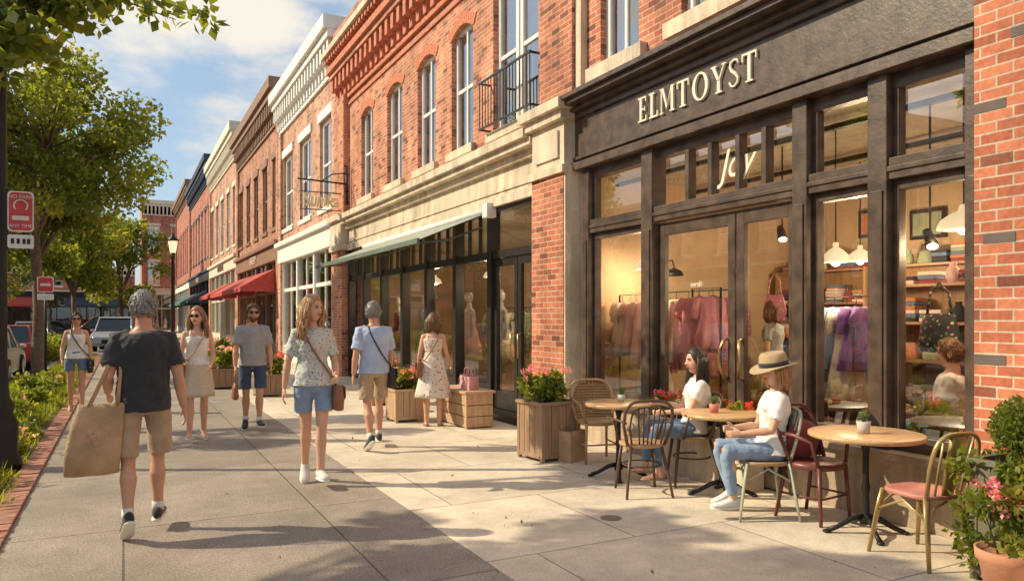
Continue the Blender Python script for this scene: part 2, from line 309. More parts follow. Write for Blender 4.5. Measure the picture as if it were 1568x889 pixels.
def arch(mb,x,a,b,z1,rise,m,mv,vous=.2):
    K=12; f=lambda y: z1-rise*(2*(y-(a+b)/2)/(b-a))**2
    for i in range(K):
        y0=a+(b-a)*i/K; y1=a+(b-a)*(i+1)/K
        mb.add([V(x,y0,f(y0)),V(x,y0,z1),V(x,y1,z1),V(x,y1,f(y1))],[(0,1,2,3)],m)
        mb.add([V(x,y0,f(y0)),V(x+.2,y0,f(y0)),V(x+.2,y1,f(y1)),V(x,y1,f(y1))],[(0,3,2,1)],m)
    K=int((b-a+.1)/.08)
    for i in range(K):
        y0=a-.06+(b-a+.12)*i/K; y1=y0+(b-a+.12)/K-.008; k=.16
        def g(y,u): return V(0,y+(y-(a+b)/2)*k*u*1.2,max(f(max(a,min(b,y))),z1-rise)+u*vous-abs(y-(a+b)/2)*u*.05)
        q=[g(y0,0),g(y0,1),g(y1,1),g(y1,0)]
        mb.add([p+V(x-.018,0,0) for p in q]+[p+V(x+.02,0,0) for p in q],[(0,1,2,3),(0,4,5,1),(1,5,6,2),(2,6,7,3),(3,7,4,0)],mv)
def window(E,x,a,b,c,d,F,cols=1,rows=2,rec=.09,cur=True,fw=.085):
    mb=MB(); X=x+rec
    mb.box(X,X+.07,a,a+fw,c,d); mb.box(X,X+.07,b-fw,b,c,d); mb.box(X+.002,X+.068,a+fw,b-fw,d-fw,d); mb.box(X+.002,X+.068,a+fw,b-fw,c,c+fw)
    for i in range(1,rows):
        z=c+(d-c)*i/rows; mb.box(X+.012,X+.062,a+fw,b-fw,z-.03,z+.03)
    for i in range(1,cols):
        y=a+(b-a)*i/cols; mb.box(X+.016,X+.058,y-.025,y+.025,c+fw,d-fw)
    mb.add([V(X+.04,a+fw,c+fw),V(X+.04,a+fw,d-fw),V(X+.04,b-fw,d-fw),V(X+.04,b-fw,c+fw)],[(0,1,2,3)],1)
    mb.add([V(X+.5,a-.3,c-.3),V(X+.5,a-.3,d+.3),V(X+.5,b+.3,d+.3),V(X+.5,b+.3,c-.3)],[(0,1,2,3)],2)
    if cur:
        wd=(b-a)*RN.uniform(.18,.36); zt=RN.uniform(.1,.6)
        for (p,q) in ((a,a+wd),(b-wd,b)):
            K=10
            for i in range(K):
                y0=p+(q-p)*i/K;y1=p+(q-p)*(i+1)/K; dx=.03*(i%2); dx2=.03*((i+1)%2)
                mb.add([V(X+.12+dx,y0,c),V(X+.12+dx,y0,d),V(X+.12+dx2,y1,d),V(X+.12+dx2,y1,c)],[(0,1,2,3)],3)
        if zt>.2: mb.add([V(X+.10,a,d-(d-c)*zt),V(X+.10,a,d),V(X+.10,b,d),V(X+.10,b,d-(d-c)*zt)],[(0,1,2,3)],3)
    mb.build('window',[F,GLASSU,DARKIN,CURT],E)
def corbels(mb,x,y0,y1,z0,z1,dep,step,wd,m):
    y=y0+step*.3
    while y<y1-wd:
        h=(z1-z0)
        mb.box(x-dep*.45,x-.002,y,y+wd,z0,z0+h*.4,m); mb.box(x-dep,x-.002,y-.004,y+wd+.004,z0+h*.4,z1,m); y+=step
def shell(mb,x0,x1,y0,y1,h,m,mr):
    mb.add([V(x0,y0,0),V(x1,y0,0),V(x1,y0,h),V(x0,y0,h)],[(0,1,2,3)],m); mb.add([V(x0,y1,0),V(x1,y1,0),V(x1,y1,h),V(x0,y1,h)],[(0,3,2,1)],m)
    mb.add([V(x1,y0,0),V(x1,y1,0),V(x1,y1,h),V(x1,y0,h)],[(0,1,2,3)],m); mb.add([V(x0,y0,h-.3),V(x1,y0,h-.3),V(x1,y1,h-.3),V(x0,y1,h-.3)],[(0,1,2,3)],mr)
ROOF=mat('roof_felt',(.1,.1,.1),.9)
def awning(E,x,y0,y1,zt,zb,out,m,val=.2):
    mb=MB(); n=max(2,int((y1-y0)/.5))
    mb.add([V(x,y0,zt),V(x-out,y0,zb),V(x-out,y1,zb),V(x,y1,zt)],[(3,2,1,0)]); mb.add([V(x,y0,zt-.02),V(x-out,y0,zb-.02),V(x-out,y1,zb-.02),V(x,y1,zt-.02)],[(0,1,2,3)])
    for i in range(n):
        a=y0+(y1-y0)*i/n;b=y0+(y1-y0)*(i+1)/n
        mb.add([V(x-out,a,zb),V(x-out,a,zb-val*.8),V(x-out,(a+b)/2,zb-val),V(x-out,b,zb-val*.8),V(x-out,b,zb)],[(0,1,2,3,4)])
    for y in(y0,y1): mb.add([V(x,y,zt),V(x-out,y,zb),V(x-out,y,zb-val*.8),V(x,y,zb-val*.8)],[(0,1,2,3)])
    mb.build('awning',[m],E)
def generic(name,loc,rot,w,h,BR,trim,nw,zw=(4.8,7.0),F=WHITE,sf=BLACKF,awn=None,cols=1,sign=None,signm=None,corn=1.2,zs=4.2,rows2=None):
    E=group(name,loc,rot); mb=MB(); ops=[]; pit=w/nw; ww=min(1.15*(h/9.5),pit*.5)*(1.4 if cols==2 else 1)
    zr=[zw]+([rows2] if rows2 else [])
    for i in range(nw):
        for z in zr: ops.append((pit*(i+.5)-ww/2,pit*(i+.5)+ww/2,z[0],z[1]))
    wall(mb,0,0,w,zs,h-corn+.1,ops,0); shell(mb,0,9,0,w,h-.02,0,2)
    for o in ops: mb.box(-.06,.1,o[0]-.1,o[1]+.1,o[2]-.14,o[2]-.003,1); mb.box(-.05,-.002,o[0]-.12,o[1]+.12,o[3]+.003,o[3]+.28,1)
    z=h-corn; mb.box(-.08,.2,0,w,z,z+.12,1); corbels(mb,0,.05,w,z+.12,z+corn*.6,.28,.42,.16,1)
    mb.box(-.34,.2,-.02,w+.02,z+corn*.6,z+corn*.75,1); mb.box(-.46,.25,-.04,w+.04,z+corn*.75,h,1)
    for y in (0,w-.5): mb.box(-.10,-.003,y+.01,y+.49,0,z,0)
    mb.box(-.12,.2,0.0,w,zs-.75,zs-.15,3); mb.box(-.25,.22,-.02,w+.02,zs-.15,zs,1)
    nb=max(2,int(w/2.6)); bw=(w-1.0)/nb
    for i in range(nb+1): y=.5+bw*i; mb.box(-.02,.16,y-.09,y+.09,0,zs-.75,3)
    for i in range(nb):
        a=.5+bw*i+.09;b=.5+bw*(i+1)-.09; door=(i==nb//2)
        mb.box(.03,.12,a,b,0,.12 if door else .55,3); mb.box(.03,.12,a,b,2.55,2.67,3); mb.box(.04,.11,(a+b)/2-.035,(a+b)/2+.035,.1,zs-.75,3)
    mb.add([V(.08,.5,.1),V(.08,.5,zs-.75),V(.08,w-.5,zs-.75),V(.08,w-.5,.1)],[(0,1,2,3)],4)
    mb.add([V(2.2,0,0),V(2.2,0,zs),V(2.2,w,zs),V(2.2,w,0)],[(0,1,2,3)],5)
    mb.add([V(0.05,0,.02),V(2.2,0,.02),V(2.2,w,.02),V(.05,w,.02)],[(0,1,2,3)],5)
    mb.build('walls',[BR,trim,ROOF,sf,GLASS,TAN2],E)
    for o in ops: window(E,0,o[0],o[1],o[2],o[3],F,cols=cols,fw=.12 if h>9.5 else .08)
    if awn:
        for a in awn: awning(E,-.13,a[0],a[1],3.5,2.75,1.3,a[2])
    if sign: text('shop_sign',sign,.5,(-.14,w/2,zs-.45),RX,signm or CREAM,E,.02)
    return E
# ---------------------------------------------------------------- shop 1 (near building)
X=5.4
E1=group('brick_shop_building')
mb=MB()
up=[(7.05,7.85,4.8,6.9),(5.45,6.3,4.85,6.9),(3.7,4.6,4.85,6.9)]
wall(mb,X,3.05,8.3,4.45,9.5,up,0)
for o in up: mb.box(X-.1,X+.15,o[0]-.15,o[1]+.2,o[2]-.18,o[2]-.003,1); mb.box(X-.02,X-.002,o[0]-.1,o[1]+.1,o[3],o[3]+.3,1)
mb.box(X-.18,X+.5,-3,3.05,0,9.5,0)
for z,yy in ((1.275,2.84),(2.1,2.78),(2.475,2.5),(3.0,2.84),(3.45,2.6)): mb.box(X-.184,X-.181,yy,yy+.21,z,z+.067,4)
mb.box(X-.28,X+.3,8.3,9.15,.0,3.5,0)
mb.box(X-.27,X+.12,8.27,8.298,.35,3.5,1); mb.box(X-.02,X+.12,8.14,8.268,0,3.55,1)
mb.box(X-.33,X+.3,8.25,9.2,3.5,3.6,1); mb.box(X-.27,X+.3,8.3,9.15,3.6,4.2,1); mb.box(X-.30,X-.272,8.42,9.03,3.72,4.08,1); mb.box(X-.36,X+.3,8.24,9.21,4.2,4.32,1); mb.box(X-.44,X+.3,8.17,9.28,4.32,4.45,1)
mb.box(X-.15,X+.3,8.3,9.15,4.45,9.5,0)
mb.box(X-.10,X+.1,8.16,8.298,4.45,9.5,1)
mb.box(X-.3,X-.282,8.32,9.13,0,.3,1)
shell(mb,X+.2,15,-3,9.15,9.5,0,3)
mb.build('walls',[BR1,STONE,STONE2,ROOF,mat('burnt_brick',(.13,.10,.09),.8)],E1)
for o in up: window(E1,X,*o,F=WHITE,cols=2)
mb=MB()
mb.box(X-.10,X+.3,3.06,8.3,3.62,4.28,0)
mb.box(X-.17,X+.3,3.06,8.3,3.52,3.62,0); mb.box(X-.135,X-.102,3.06,8.3,3.66,3.70,0)
mb.box(X-.14,X-.102,3.06,8.3,4.2,4.28,0)
mb.box(X-.22,X+.3,3.06,8.31,4.28,4.34,0); mb.box(X-.34,X+.3,3.06,8.32,4.34,4.40,0); mb.box(X-.40,X+.3,3.06,8.33,4.40,4.46,0)
for a,b in ((3.06,3.17),(3.78,3.95),(4.55,4.71),(6.70,6.9),(8.0,8.138)):
    mb.box(X-.09,X+.12,a,b,.02,3.52,0); mb.box(X-.105,X-.092,a+.03,b-.03,.6,2.6,0)
mb.box(X-.07,X+.10,3.17,8.0,2.68,2.85,0); mb.box(X-.085,X-.072,3.17,8.0,2.74,2.78,0)
mb.box(X-.02,X+.10,3.17,8.0,3.4,3.52,0)
for y in (6.18,5.83,5.44,5.10): mb.box(X-.03,X+.08,y-.03,y+.03,2.85,3.4,0)
for a,b in ((3.17,3.78),(6.9,8.0),(3.95,4.55)):
    mb.box(X-.02,X+.09,a,b,.55,.68,0)
    mb.box(X-.01,X+.08,a,a+.05,.68,3.4,0); mb.box(X-.01,X+.08,b-.05,b,.68,3.4,0); mb.box(X-.008,X+.078,a+.05,b-.05,2.6,2.68,0)
for a,b in ((4.73,5.48),(5.50,6.68)):
    mb.box(X+.0,X+.06,a,a+.10,.14,2.66,0); mb.box(X+.0,X+.06,b-.10,b,.14,2.66,0); mb.box(X+.002,X+.058,a+.1,b-.1,2.52,2.66,0); mb.box(X+.002,X+.058,a+.1,b-.1,.14,.42,0)
mb.box(X-.12,X+.2,4.71,6.7,.02,.13,1)
for a,b in ((3.06,4.70),(6.72,8.138)): mb.box(X-.12,X+.1,a,b,.003,.50,1); mb.box(X-.18,X+.1,a,b,.50,.555,1)
mb.build('storefront_frame',[DARKF,STONE2],E1,bevel=.006)
mb=MB()
for a,b in ((3.1,3.86),(3.88,4.62),(4.64,5.49),(5.49,6.8),(6.8,8.1)):
    t_=RN.uniform(-.006,.006)
    mb.add([V(X+.045,a,.14),V(X+.045+t_,a,2.76),V(X+.045,b,2.76),V(X+.045-t_,b,.14)],[(0,1,2,3)]); mb.add([V(X+.045,a,2.77),V(X+.045+t_,a,3.45),V(X+.045,b,3.45),V(X+.045-t_,b,2.77)],[(0,1,2,3)])
mb.build('glass',[GLASS],E1)
mb=MB()
for y in (5.40,5.60):
    sg=1 if y>5.5 else -1
    mb.tube([V(X,y,.98),V(X-.05,y,.99),V(X-.075,y+sg*.03,1.08),V(X-.08,y+sg*.045,1.18),V(X-.075,y+sg*.03,1.28),V(X-.05,y,1.37),V(X,y,1.38)],.014,0,8)
mb.build('door_handles',BRASS,E1)
LET=mat('sign_letter_cream',(.82,.74,.60),.5,bump=0)
mb=MB(); XL=X-.13
def rc(y0,z0,u0,u1,a,b): mb.box(XL,XL+.028,y0-u1,y0-u0,z0+a,z0+b)
def pl(y0,z0,pts): mb.prism([V(XL,y0-u,z0+z) for u,z in pts])
def letter(ch,y0,z0,h):
    k=h/.3; R=lambda u0,u1,a,b: rc(y0,z0,u0*k,u1*k,a*k,b*k); P=lambda pts: pl(y0,z0,[(u*k,z*k) for u,z in pts])
    if ch in 'EL':
        R(.03,.07,.018,.282); R(0,.16,0,.018); R(.145,.16,.018,.07)
        if ch=='E': R(0,.15,.282,.30); R(.137,.15,.235,.282); R(.07,.12,.142,.158); R(.12,.132,.12,.18)
        else: R(0,.10,.282,.30)
    elif ch=='M':
        R(.02,.035,.015,.3); R(.20,.24,.015,.3); P([(.03,.3),(.07,.3),(.135,.08),(.118,.04)]); P([(.118,.04),(.135,.08),(.20,.3),(.20,.25)]); R(0,.055,0,.015); R(.18,.26,0,.015); R(-.0,.019,.285,.3); R(.241,.26,.285,.3)
    elif ch=='T': R(.08,.12,.015,.28); R(0,.2,.28,.3); R(0,.013,.22,.28); R(.187,.2,.22,.28); R(.05,.15,0,.015)
    elif ch=='O':
        K=28
        for i in range(K):
            a=2*math.pi*i/K;b=2*math.pi*(i+1)/K
            P([(.125+.125*math.cos(a),.15+.156*math.sin(a)),(.125+.125*math.cos(b),.15+.156*math.sin(b)),(.125+.082*math.cos(b),.15+.138*math.sin(b)),(.125+.082*math.cos(a),.15+.138*math.sin(a))])
    elif ch=='Y': P([(.02,.285),(.065,.285),(.13,.13),(.10,.13)]); P([(.19,.285),(.205,.285),(.13,.13),(.115,.13)]); R(.097,.137,.015,.14); R(.07,.165,0,.015); R(0,.085,.285,.3); R(.165,.225,.285,.3)
    elif ch=='S':
        pts=[(.15,.235),(.125,.28),(.085,.29),(.04,.27),(.03,.22),(.055,.18),(.11,.135),(.145,.09),(.135,.04),(.09,.01),(.045,.02),(.015,.065)]
        mb.tube([V(XL+.014,y0-u*k,z0+z*k) for u,z in pts],[(.01,.012),(.012,.012),(.012,.012),(.014,.014),(.018,.016),(.022,.018),(.022,.018),(.018,.016),(.014,.014),(.012,.012),(.012,.012),(.01,.012)],0,8)
yy=6.90
for ch,h,adv in (('E',.28,.20),('L',.28,.19),('M',.28,.285),('T',.28,.245),('O',.28,.275),('Y',.28,.235),('S',.28,.19),('T',.28,.2)): letter(ch,yy,3.84,h); yy-=adv
mb.build('sign_lettering',LET,E1)
text('transom_lettering','Joy',.42,(X+.03,5.52,3.14),RX,LET,E1,.003,shear=.35,sx=.85)
text('door_lettering','evrsh',.09,(X+.03,6.1,1.95),RX,LET,E1,.002,sx=.9)
mb=MB(); x1=9.6
mb.box(x1,x1+.1,2.6,8.7,0,3.7,0); mb.box(X+.3,x1,8.6,8.7,0,3.7,0); mb.box(X+.3,x1,2.5,2.6,0,3.7,0); mb.box(X+.31,x1,2.6,8.6,3.55,3.65,1); mb.box(X+.06,x1,3.06,8.6,.02,.12,2); mb.box(X+.3,X+.4,2.6,3.05,0,3.6,0)
mb.box(6.2,6.26,2.6,8.6,3.45,3.5,3); mb.box(7.6,7.66,2.6,8.6,3.45,3.5,3)
mb.build('interior',[TAN,CEIL,FLOORW,IRON],E1)
def point(loc,e,r=.08,c=(1,.74,.45)):
    l=bpy.data.lights.new('lamp_bulb','POINT'); l.energy=e; l.color=c; l.shadow_soft_size=r; o=bpy.data.objects.new('lamp_bulb',l); o.location=loc; sc.collection.objects.link(o); return o
BULB=mat('lit_bulb',(1,.82,.55),.5,bump=0,var=0,emit=7); SHADE=mat('enamel_shade',(.85,.70,.45),.4,bump=0,emit=1.0)
def pendant(loc,r=.17,zc=3.55,e=30):
    E=group('pendant_lamp',loc); mb=MB(); mb.tube([V(0,0,.16),V(0,0,zc-loc[2])],.007,1,6)
    mb.lathe((0,0,0),[(r,0),(r*.98,.03),(r*.85,.08),(r*.5,.125),(r*.2,.15),(.03,.19),(.02,.2)],0,24); mb.ell((0,0,.01),.05,2); mb.build('shade',[SHADE,IRON,BULB],E)
    p=point((0,0,-.12),e); p.parent=E
pendant((5.95,3.56,2.30),.19,e=46); pendant((6.35,5.08,2.15),.13,e=50); pendant((6.3,8.1,2.25),.14,e=38); pendant((8.2,6.2,2.3),.16,e=100); pendant((8.0,4.2,2.6),.15,e=80)
def spot(loc):
    E=group('track_spotlight',loc); mb=MB(); mb.tube([V(0,0,.1),V(0,0,3.5-loc[2])],.01,0,6); mb.tube([V(0,.03,.1),V(-.05,-.05,-.04)],[.035,.055],0,12); mb.ell((-.053,-.055,-.045),(.045,.045,.03),1); mb.build('head',[IRON,BULB],E)
for l in ((5.9,4.1,3.2),(6.1,5.3,3.15),(6.5,5.9,2.5),(6.6,4.6,2.6),(6.2,4.0,2.25)): spot(l)
E=group('gooseneck_lamp',(6.9,8.56,2.2)); mb=MB(); mb.tube([V(0,.03,0),V(0,-.1,.05),V(0,-.2,.2),V(0,-.32,.2),V(0,-.36,.08)],.012,0,8); mb.lathe((0,-.36,0),[(.13,-.02),(.11,.04),(.03,.09)],0,18); mb.build('arm_and_shade',IRON,E)
def cloth(n,c): return mat('cloth_'+n,c,.85,var=.12,scale=9,bump=.25,bs=30,sheen=.2)
def garment(mb,c,wd,ln,m,kind='dress',r=RN,yaw=0):
    c=Vector(c); prof=[(0,.14,.02),(.03,.46,.05),(.12,.46,.07),(.3,.40,.07),(.42,.39,.07),(.7,.50,.10),(1,.60,.12)] if kind=='dress' else [(0,.15,.02),(.04,.48,.06),(.2,.46,.08),(.6,.45,.09),(1,.46,.09)]
    ph=r.random()*6; cy,sy=math.cos(yaw),math.sin(yaw); rings=[]
    T=lambda u,v,z: c+V(u*cy-v*sy,u*sy+v*cy,z)
    for q,a,b in prof:
        rings.append([T(a*wd*math.cos(t)*(1+.04*q*math.sin(t*9+ph)),b*math.sin(t)*(1+.35*q*math.sin(t*9+ph)),-q*ln) for t in [2*math.pi*j/32 for j in range(32)]])
    mb.loft(rings,m)
    sl=r.choice((.12,.2,.42))
    for s_ in(-1,1): mb.tube([T(s_*wd*.40,0,-.03*ln),T(s_*wd*.52,0,-.07-sl*.3),T(s_*wd*.57,0,-.07-sl)],[.05,.055,.05],m,10)
def rack(name,loc,length,cols,ln=1.0,zt=1.75,wd=.40,n=8,seed=1,yw0=0):
    r=random.Random(seed); E=group(name,loc); mb=MB(); d=V(0,1,0); a=-d*length/2; b=d*length/2
    mb.tube([a+V(0,0,.12),a+V(0,0,zt+.1),b+V(0,0,zt+.1),b+V(0,0,.12)],.014,0,8)
    for i in range(n):
        p=a.lerp(b,(i+.5)/n)+V(r.uniform(-.02,.02),r.uniform(-.015,.015),0); yw=yw0+r.uniform(-.3,.3)
        mb.tube([p+V(0,0,zt+.1),p+V(0,0,zt+.01)],.004,0,5); mb.tube([p+V(-.2*math.cos(yw),-.2*math.sin(yw),zt-.06),p+V(0,0,zt+.012),p+V(.2*math.cos(yw),.2*math.sin(yw),zt-.06)],.006,0,5)
        garment(mb,p+V(0,0,zt),wd*r.uniform(.85,1.1),ln*r.uniform(.62,1.1),1+r.randrange(len(cols)),kind=r.choice(('dress','dress','shirt')),r=r,yaw=yw)
    mb.build('rail_and_garments',[IRON]+cols,E)
PK=cloth('pink',(.68,.28,.36)); PK2=cloth('blush',(.76,.50,.47)); PU=cloth('purple',(.18,.07,.30)); WC=cloth('offwhite',(.72,.66,.56)); GN=cloth('sage',(.30,.35,.22)); BK=cloth('charcoal',(.03,.03,.035)); DN=cloth('denim',(.12,.19,.30)); BU=cloth('burgundy',(.26,.05,.06)); OR=cloth('rust',(.50,.19,.08))
PF=pattern('pink_floral',(.60,.22,.28),[(.75,.55,.45),(.1,.2,.1),(.8,.65,.55)],30)
rack('clothes_rack',(6.9,7.7,0),1.5,[PK2,GN,PF,WC,PK],ln=1.0,zt=1.85,n=7,seed=2)
rack('clothes_rack',(6.35,6.95,0),.5,[PK,PK],ln=1.0,zt=1.85,n=2,seed=12,yw0=-.9,wd=.46)
rack('clothes_rack',(6.5,5.15,0),.8,[WC,PU,WC,PU,DN],ln=.95,zt=1.7,n=6,seed=4)
rack('clothes_rack',(6.1,8.1,0),.6,[WC,WC,PK2],ln=.9,zt=1.8,n=4,seed=5)
rack('clothes_rack',(8.3,6.8,0),1.8,[BU,BK,PK,DN,OR,WC],ln=.9,zt=1.5,n=10,seed=6)
def shelf(loc,w=1.4,h=2.0,seed=1):
    r=random.Random(seed); E=group('display_shelf',loc); mb=MB(); W=w/2
    mb.box(-.2,.2,-W,-W+.04,.12,h,0); mb.box(-.2,.2,W-.04,W,.12,h,0); mb.box(.17,.2,-W+.04,W-.04,.12,h,0)
    lev=[.35+i*(h-.39)/4 for i in range(5)]
    for z in lev:
        mb.box(-.198,.168,-W+.04,W-.04,z,z+.03,0); y=-W+.07
        while y<W-.26:
            q=r.random()
            if q<.6:
                k=r.randint(2,6); ww=r.uniform(.16,.24)
                for i in range(k): o_=r.uniform(0,.03); mb.box(-.17+o_,.12,y+r.uniform(0,.012),y+ww,z+.032+i*.042,z+.032+i*.042+.037,r.randint(1,7))
                y+=ww+.04
            elif q<.85:
                ww=r.uniform(.15,.22); mb.tube([V(-.05,y+ww/2,z+.031),V(-.05,y+ww/2,z+.06),V(-.05,y+ww/2,z+.15),V(-.05,y+ww/2,z+.2)],[(.05,ww*.48),(.06,ww*.5),(.05,ww*.42),(.02,ww*.35)],r.randint(1,7),14,ref=V(1,0,0)); mb.tube([V(-.05,y+.04,z+.19),V(-.05,y+ww*.3,z+.28),V(-.05,y+ww*.7,z+.28),V(-.05,y+ww-.04,z+.19)],.008,1,6); y+=ww+.05
            else: mb.lathe((-.05,y+.08,z+.031),[(.04,0),(.07,.05),(.06,.13),(.03,.17),(.035,.2)],r.randint(1,7),14); y+=.19
    mb.build('shelves_and_stock',[wood('shelf_wood',(.36,.21,.11)),BK,OR,WC,BU,DN,GN,PK2],E,bevel=.008)
shelf((7.4,4.5,0),1.7,1.95,1); shelf((9.3,5.6,0),1.8,2.3,2); shelf((9.3,7.6,0),1.6,2.3,3); shelf((9.3,3.6,0),1.6,2.3,4)
def hangbag(loc,m,s=1,name='hanging_bag'):
    E=group(name,loc,0,s); mb=MB(); mb.tube([V(0,0,-.38),V(0,0,-.34),V(0,0,-.2),V(0,0,-.12),V(0,0,-.1)],[(.13,.03),(.16,.05),(.14,.05),(.12,.03),(.11,.01)],0,18,ref=V(0,1,0))
    mb.tube([V(0,-.09,-.11),V(0,-.07,.05),V(0,0,.12),V(0,.07,.05),V(0,.09,-.11)],.01,0,6); mb.build('bag',[m],E)
DF=pattern('dark_floral',(.02,.02,.025),[(.4,.1,.12),(.1,.2,.1),(.5,.4,.2)],30)
hangbag((7.3,6.75,2.0),PF,1.2); hangbag((7.3,6.35,2.05),DF,1.3); hangbag((6.25,3.95,1.75),DF,1.2)
mb=MB(); E=group('framed_pictures')
for k,(y,z) in enumerate(((8.2,2.9),(7.0,2.95),(6.2,2.85),(4.9,2.9),(4.0,2.8))): mb.box(9.55,9.595,y-.25,y+.25,z-.2,z+.2,0); mb.box(9.54,9.549,y-.2,y+.2,z-.15,z+.15,1+k%3)
mb.build('frames',[BLACKF,WC,OR,GN],E)
def dressform(loc,m,rot=0,name='mannequin'):
    E=group(name,loc,rot); mb=MB(); S=[(.78,.02,.02),(.82,.14,.10),(.95,.16,.11),(1.08,.12,.09),(1.2,.14,.105),(1.32,.165,.10),(1.38,.14,.08),(1.42,.05,.05),(1.5,.045,.045),(1.52,.02,.02)]
    mb.loft([[V(a*math.cos(t*math.pi/12),b*math.sin(t*math.pi/12),z) for t in range(24)] for z,a,b in S],0)
    mb.ell((0,.01,1.62),(.07,.085,.11),0)
    for sx in(-1,1): mb.tube([V(sx*.15,0,1.36),V(sx*.2,0,1.1),V(sx*.19,.05,.88)],[.04,.033,.022],0,10); mb.tube([V(sx*.07,0,.85),V(sx*.08,0,.5),V(sx*.08,0,.1)],[.07,.05,.03],0,10)
    mb.lathe((0,0,0),[(.16,0),(.16,.02),(.02,.03)],0)
    K=[(1.36,.155,.1),(1.2,.155,.12),(1.08,.135,.105),(.95,.2,.15),(.7,.26,.2),(.45,.31,.25)]
    mb.loft([[V(a*math.cos(t*math.pi/20)*(1+.06*(1.4-z)*math.sin(t*.9*math.pi)),b*math.sin(t*math.pi/20)*(1+.08*(1.4-z)*math.sin(t*.9*math.pi)),z) for t in range(40)] for z,a,b in K[::-1]],1)
    mb.build('form_and_dress',[mat('mannequin_white',(.7,.66,.6),.4,bump=0),m],E)
dressform((5.95,7.45,.12),WC,1.2)  # added form, stands in for a person-like reflection in the shop glass
dressform((5.8,11.45,.35),WC,1.57); dressform((5.85,12.9,.35),PK2,1.57); dressform((5.85,15.2,.35),GN,1.5); dressform((6.0,9.9,.1),WC,1.5); dressform((5.85,17.0,.35),BU,1.5)
# ---------------------------------------------------------------- building 2
E2=group('brick_shop_building')
mb=MB(); Y0,Y1=9.15,20.8
W2=[(11.75,12.7,4.62,6.85),(13.5,14.5,4.62,6.85),(15.45,16.5,4.62,6.85),(17.6,18.6,4.62,6.85)]
ops=W2+[(9.45,10.95,4.62,7.05)]
wall(mb,X,Y0,Y1,4.3,8.2,ops,0)
for o in ops:
    a,b,c,d=o
    if (b-a)<1.3: arch(mb,X,a,b,d,.16,0,1)
    else: mb.box(X-.02,X-.002,a-.12,b+.12,d+.003,d+.28,1)
    mb.box(X-.09,X+.15,a-.12,b+.12,c-.15,c-.003,2)
mb.box(X-.04,X-.003,Y0,Y1,7.3,7.38,3)
mb.box(X-.07,X-.003,Y0,Y1,7.5,7.6,3)
corbels(mb,X,Y0+.05,Y1,7.62,8.2,.26,.40,.17,3)
mb.box(X-.3,X+.3,Y0,Y1,8.2,8.34,0); mb.box(X-.38,X+.3,Y0,Y1,8.34,8.5,3); corbels(mb,X-.25,Y0+.05,Y1,8.5,8.75,.2,.24,.12,3); mb.box(X-.25,X+.3,Y0,Y1,8.5,8.75,3); mb.box(X-.52,X+.3,Y0-.0,Y1+.05,8.75,8.9,2); mb.box(X-.2,X+.3,Y0,Y1,8.9,9.5,0)
mb.box(X-.16,X+.1,19.75,20.78,4.3,7.6,0); mb.box(X-.22,X+.1,19.7,20.79,0,3.4,0)
mb.box(X-.3,X+.1,19.6,20.8,3.4,3.55,2); mb.box(X-.26,X+.1,19.68,20.8,3.55,4.2,2); mb.box(X-.36,X+.1,19.6,20.83,4.2,4.35,2)
Yf=19.6
mb.box(X-.10,X+.3,Y0,Yf,3.38,3.52,2); mb.box(X-.05,X+.3,Y0,Yf,3.52,3.95,2); mb.box(X-.075,X-.052,Y0,Yf,3.6,3.65,2); mb.box(X-.14,X+.3,Y0,Yf,3.95,4.07,2); mb.box(X-.28,X+.3,Y0+.05,Yf,4.07,4.17,2); mb.box(X-.36,X+.3,Y0+.12,Yf,4.17,4.3,2)
shell(mb,X+.2,15,Y0,Y1,9.4,0,4)
mb.build('walls',[BR2,VOUS,STONE,CORB,ROOF],E2)
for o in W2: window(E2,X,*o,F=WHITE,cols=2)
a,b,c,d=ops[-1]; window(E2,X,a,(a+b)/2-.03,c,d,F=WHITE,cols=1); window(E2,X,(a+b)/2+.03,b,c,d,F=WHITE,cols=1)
mb=MB()
for yy in (9.35,11.05): mb.box(X-.2,X,yy-.012,yy+.012,5.42,5.45); mb.box(X-.2,X,yy-.012,yy+.012,4.66,4.69)
mb.box(X-.215,X-.19,9.33,11.07,5.42,5.455); mb.box(X-.215,X-.19,9.33,11.07,4.66,4.69)
for i in range(17): y=9.35+i*1.7/16; mb.box(X-.209,X-.195,y-.007,y+.007,4.69,5.42)
mb.build('balcony_railing',BLACKF,E2)
mb=MB()
posts=[9.2,11.0,12.45,13.9,15.35,16.8,18.25,19.6]
for y in posts: mb.box(X-.06,X+.12,y-.07,y+.07,.02,3.38)
for a,b in zip(posts,posts[1:]):
    a+=.07;b-=.07
    mb.box(X-.03,X+.1,a,b,2.55,2.68); mb.box(X-.025,X+.09,a,b,3.3,3.38)
    if a>10.5:
        mb.box(X-.03,X+.1,a,b,.03,.5); mb.box(X-.0,X+.08,a,b,.5,.58)
        for k in (1,2): y=a+(b-a)*k/3; mb.box(X+.0,X+.06,y-.02,y+.02,2.68,3.3)
for a,b in ((9.27,10.09),(10.11,10.93)):
    mb.box(X+.0,X+.06,a,a+.1,.12,2.54); mb.box(X+.0,X+.06,b-.1,b,.12,2.54); mb.box(X+.002,X+.058,a+.1,b-.1,2.42,2.54); mb.box(X+.002,X+.058,a+.1,b-.1,.12,.4)
mb.box(X-.3,X+.1,9.2,11.0,.003,.11)
mb.build('storefront_frame',[BLACKF],E2,bevel=.006)
mb=MB()
for a,b in zip(posts,posts[1:]):
    t_=RN.uniform(-.008,.008); mb.add([V(X+.045,a,.12),V(X+.045+t_,a,2.6),V(X+.045,b,2.6),V(X+.045-t_,b,.12)],[(0,1,2,3)]); mb.add([V(X+.045,a,2.61),V(X+.045+t_,a,3.35),V(X+.045,b,3.35),V(X+.045-t_,b,2.61)],[(0,1,2,3)])
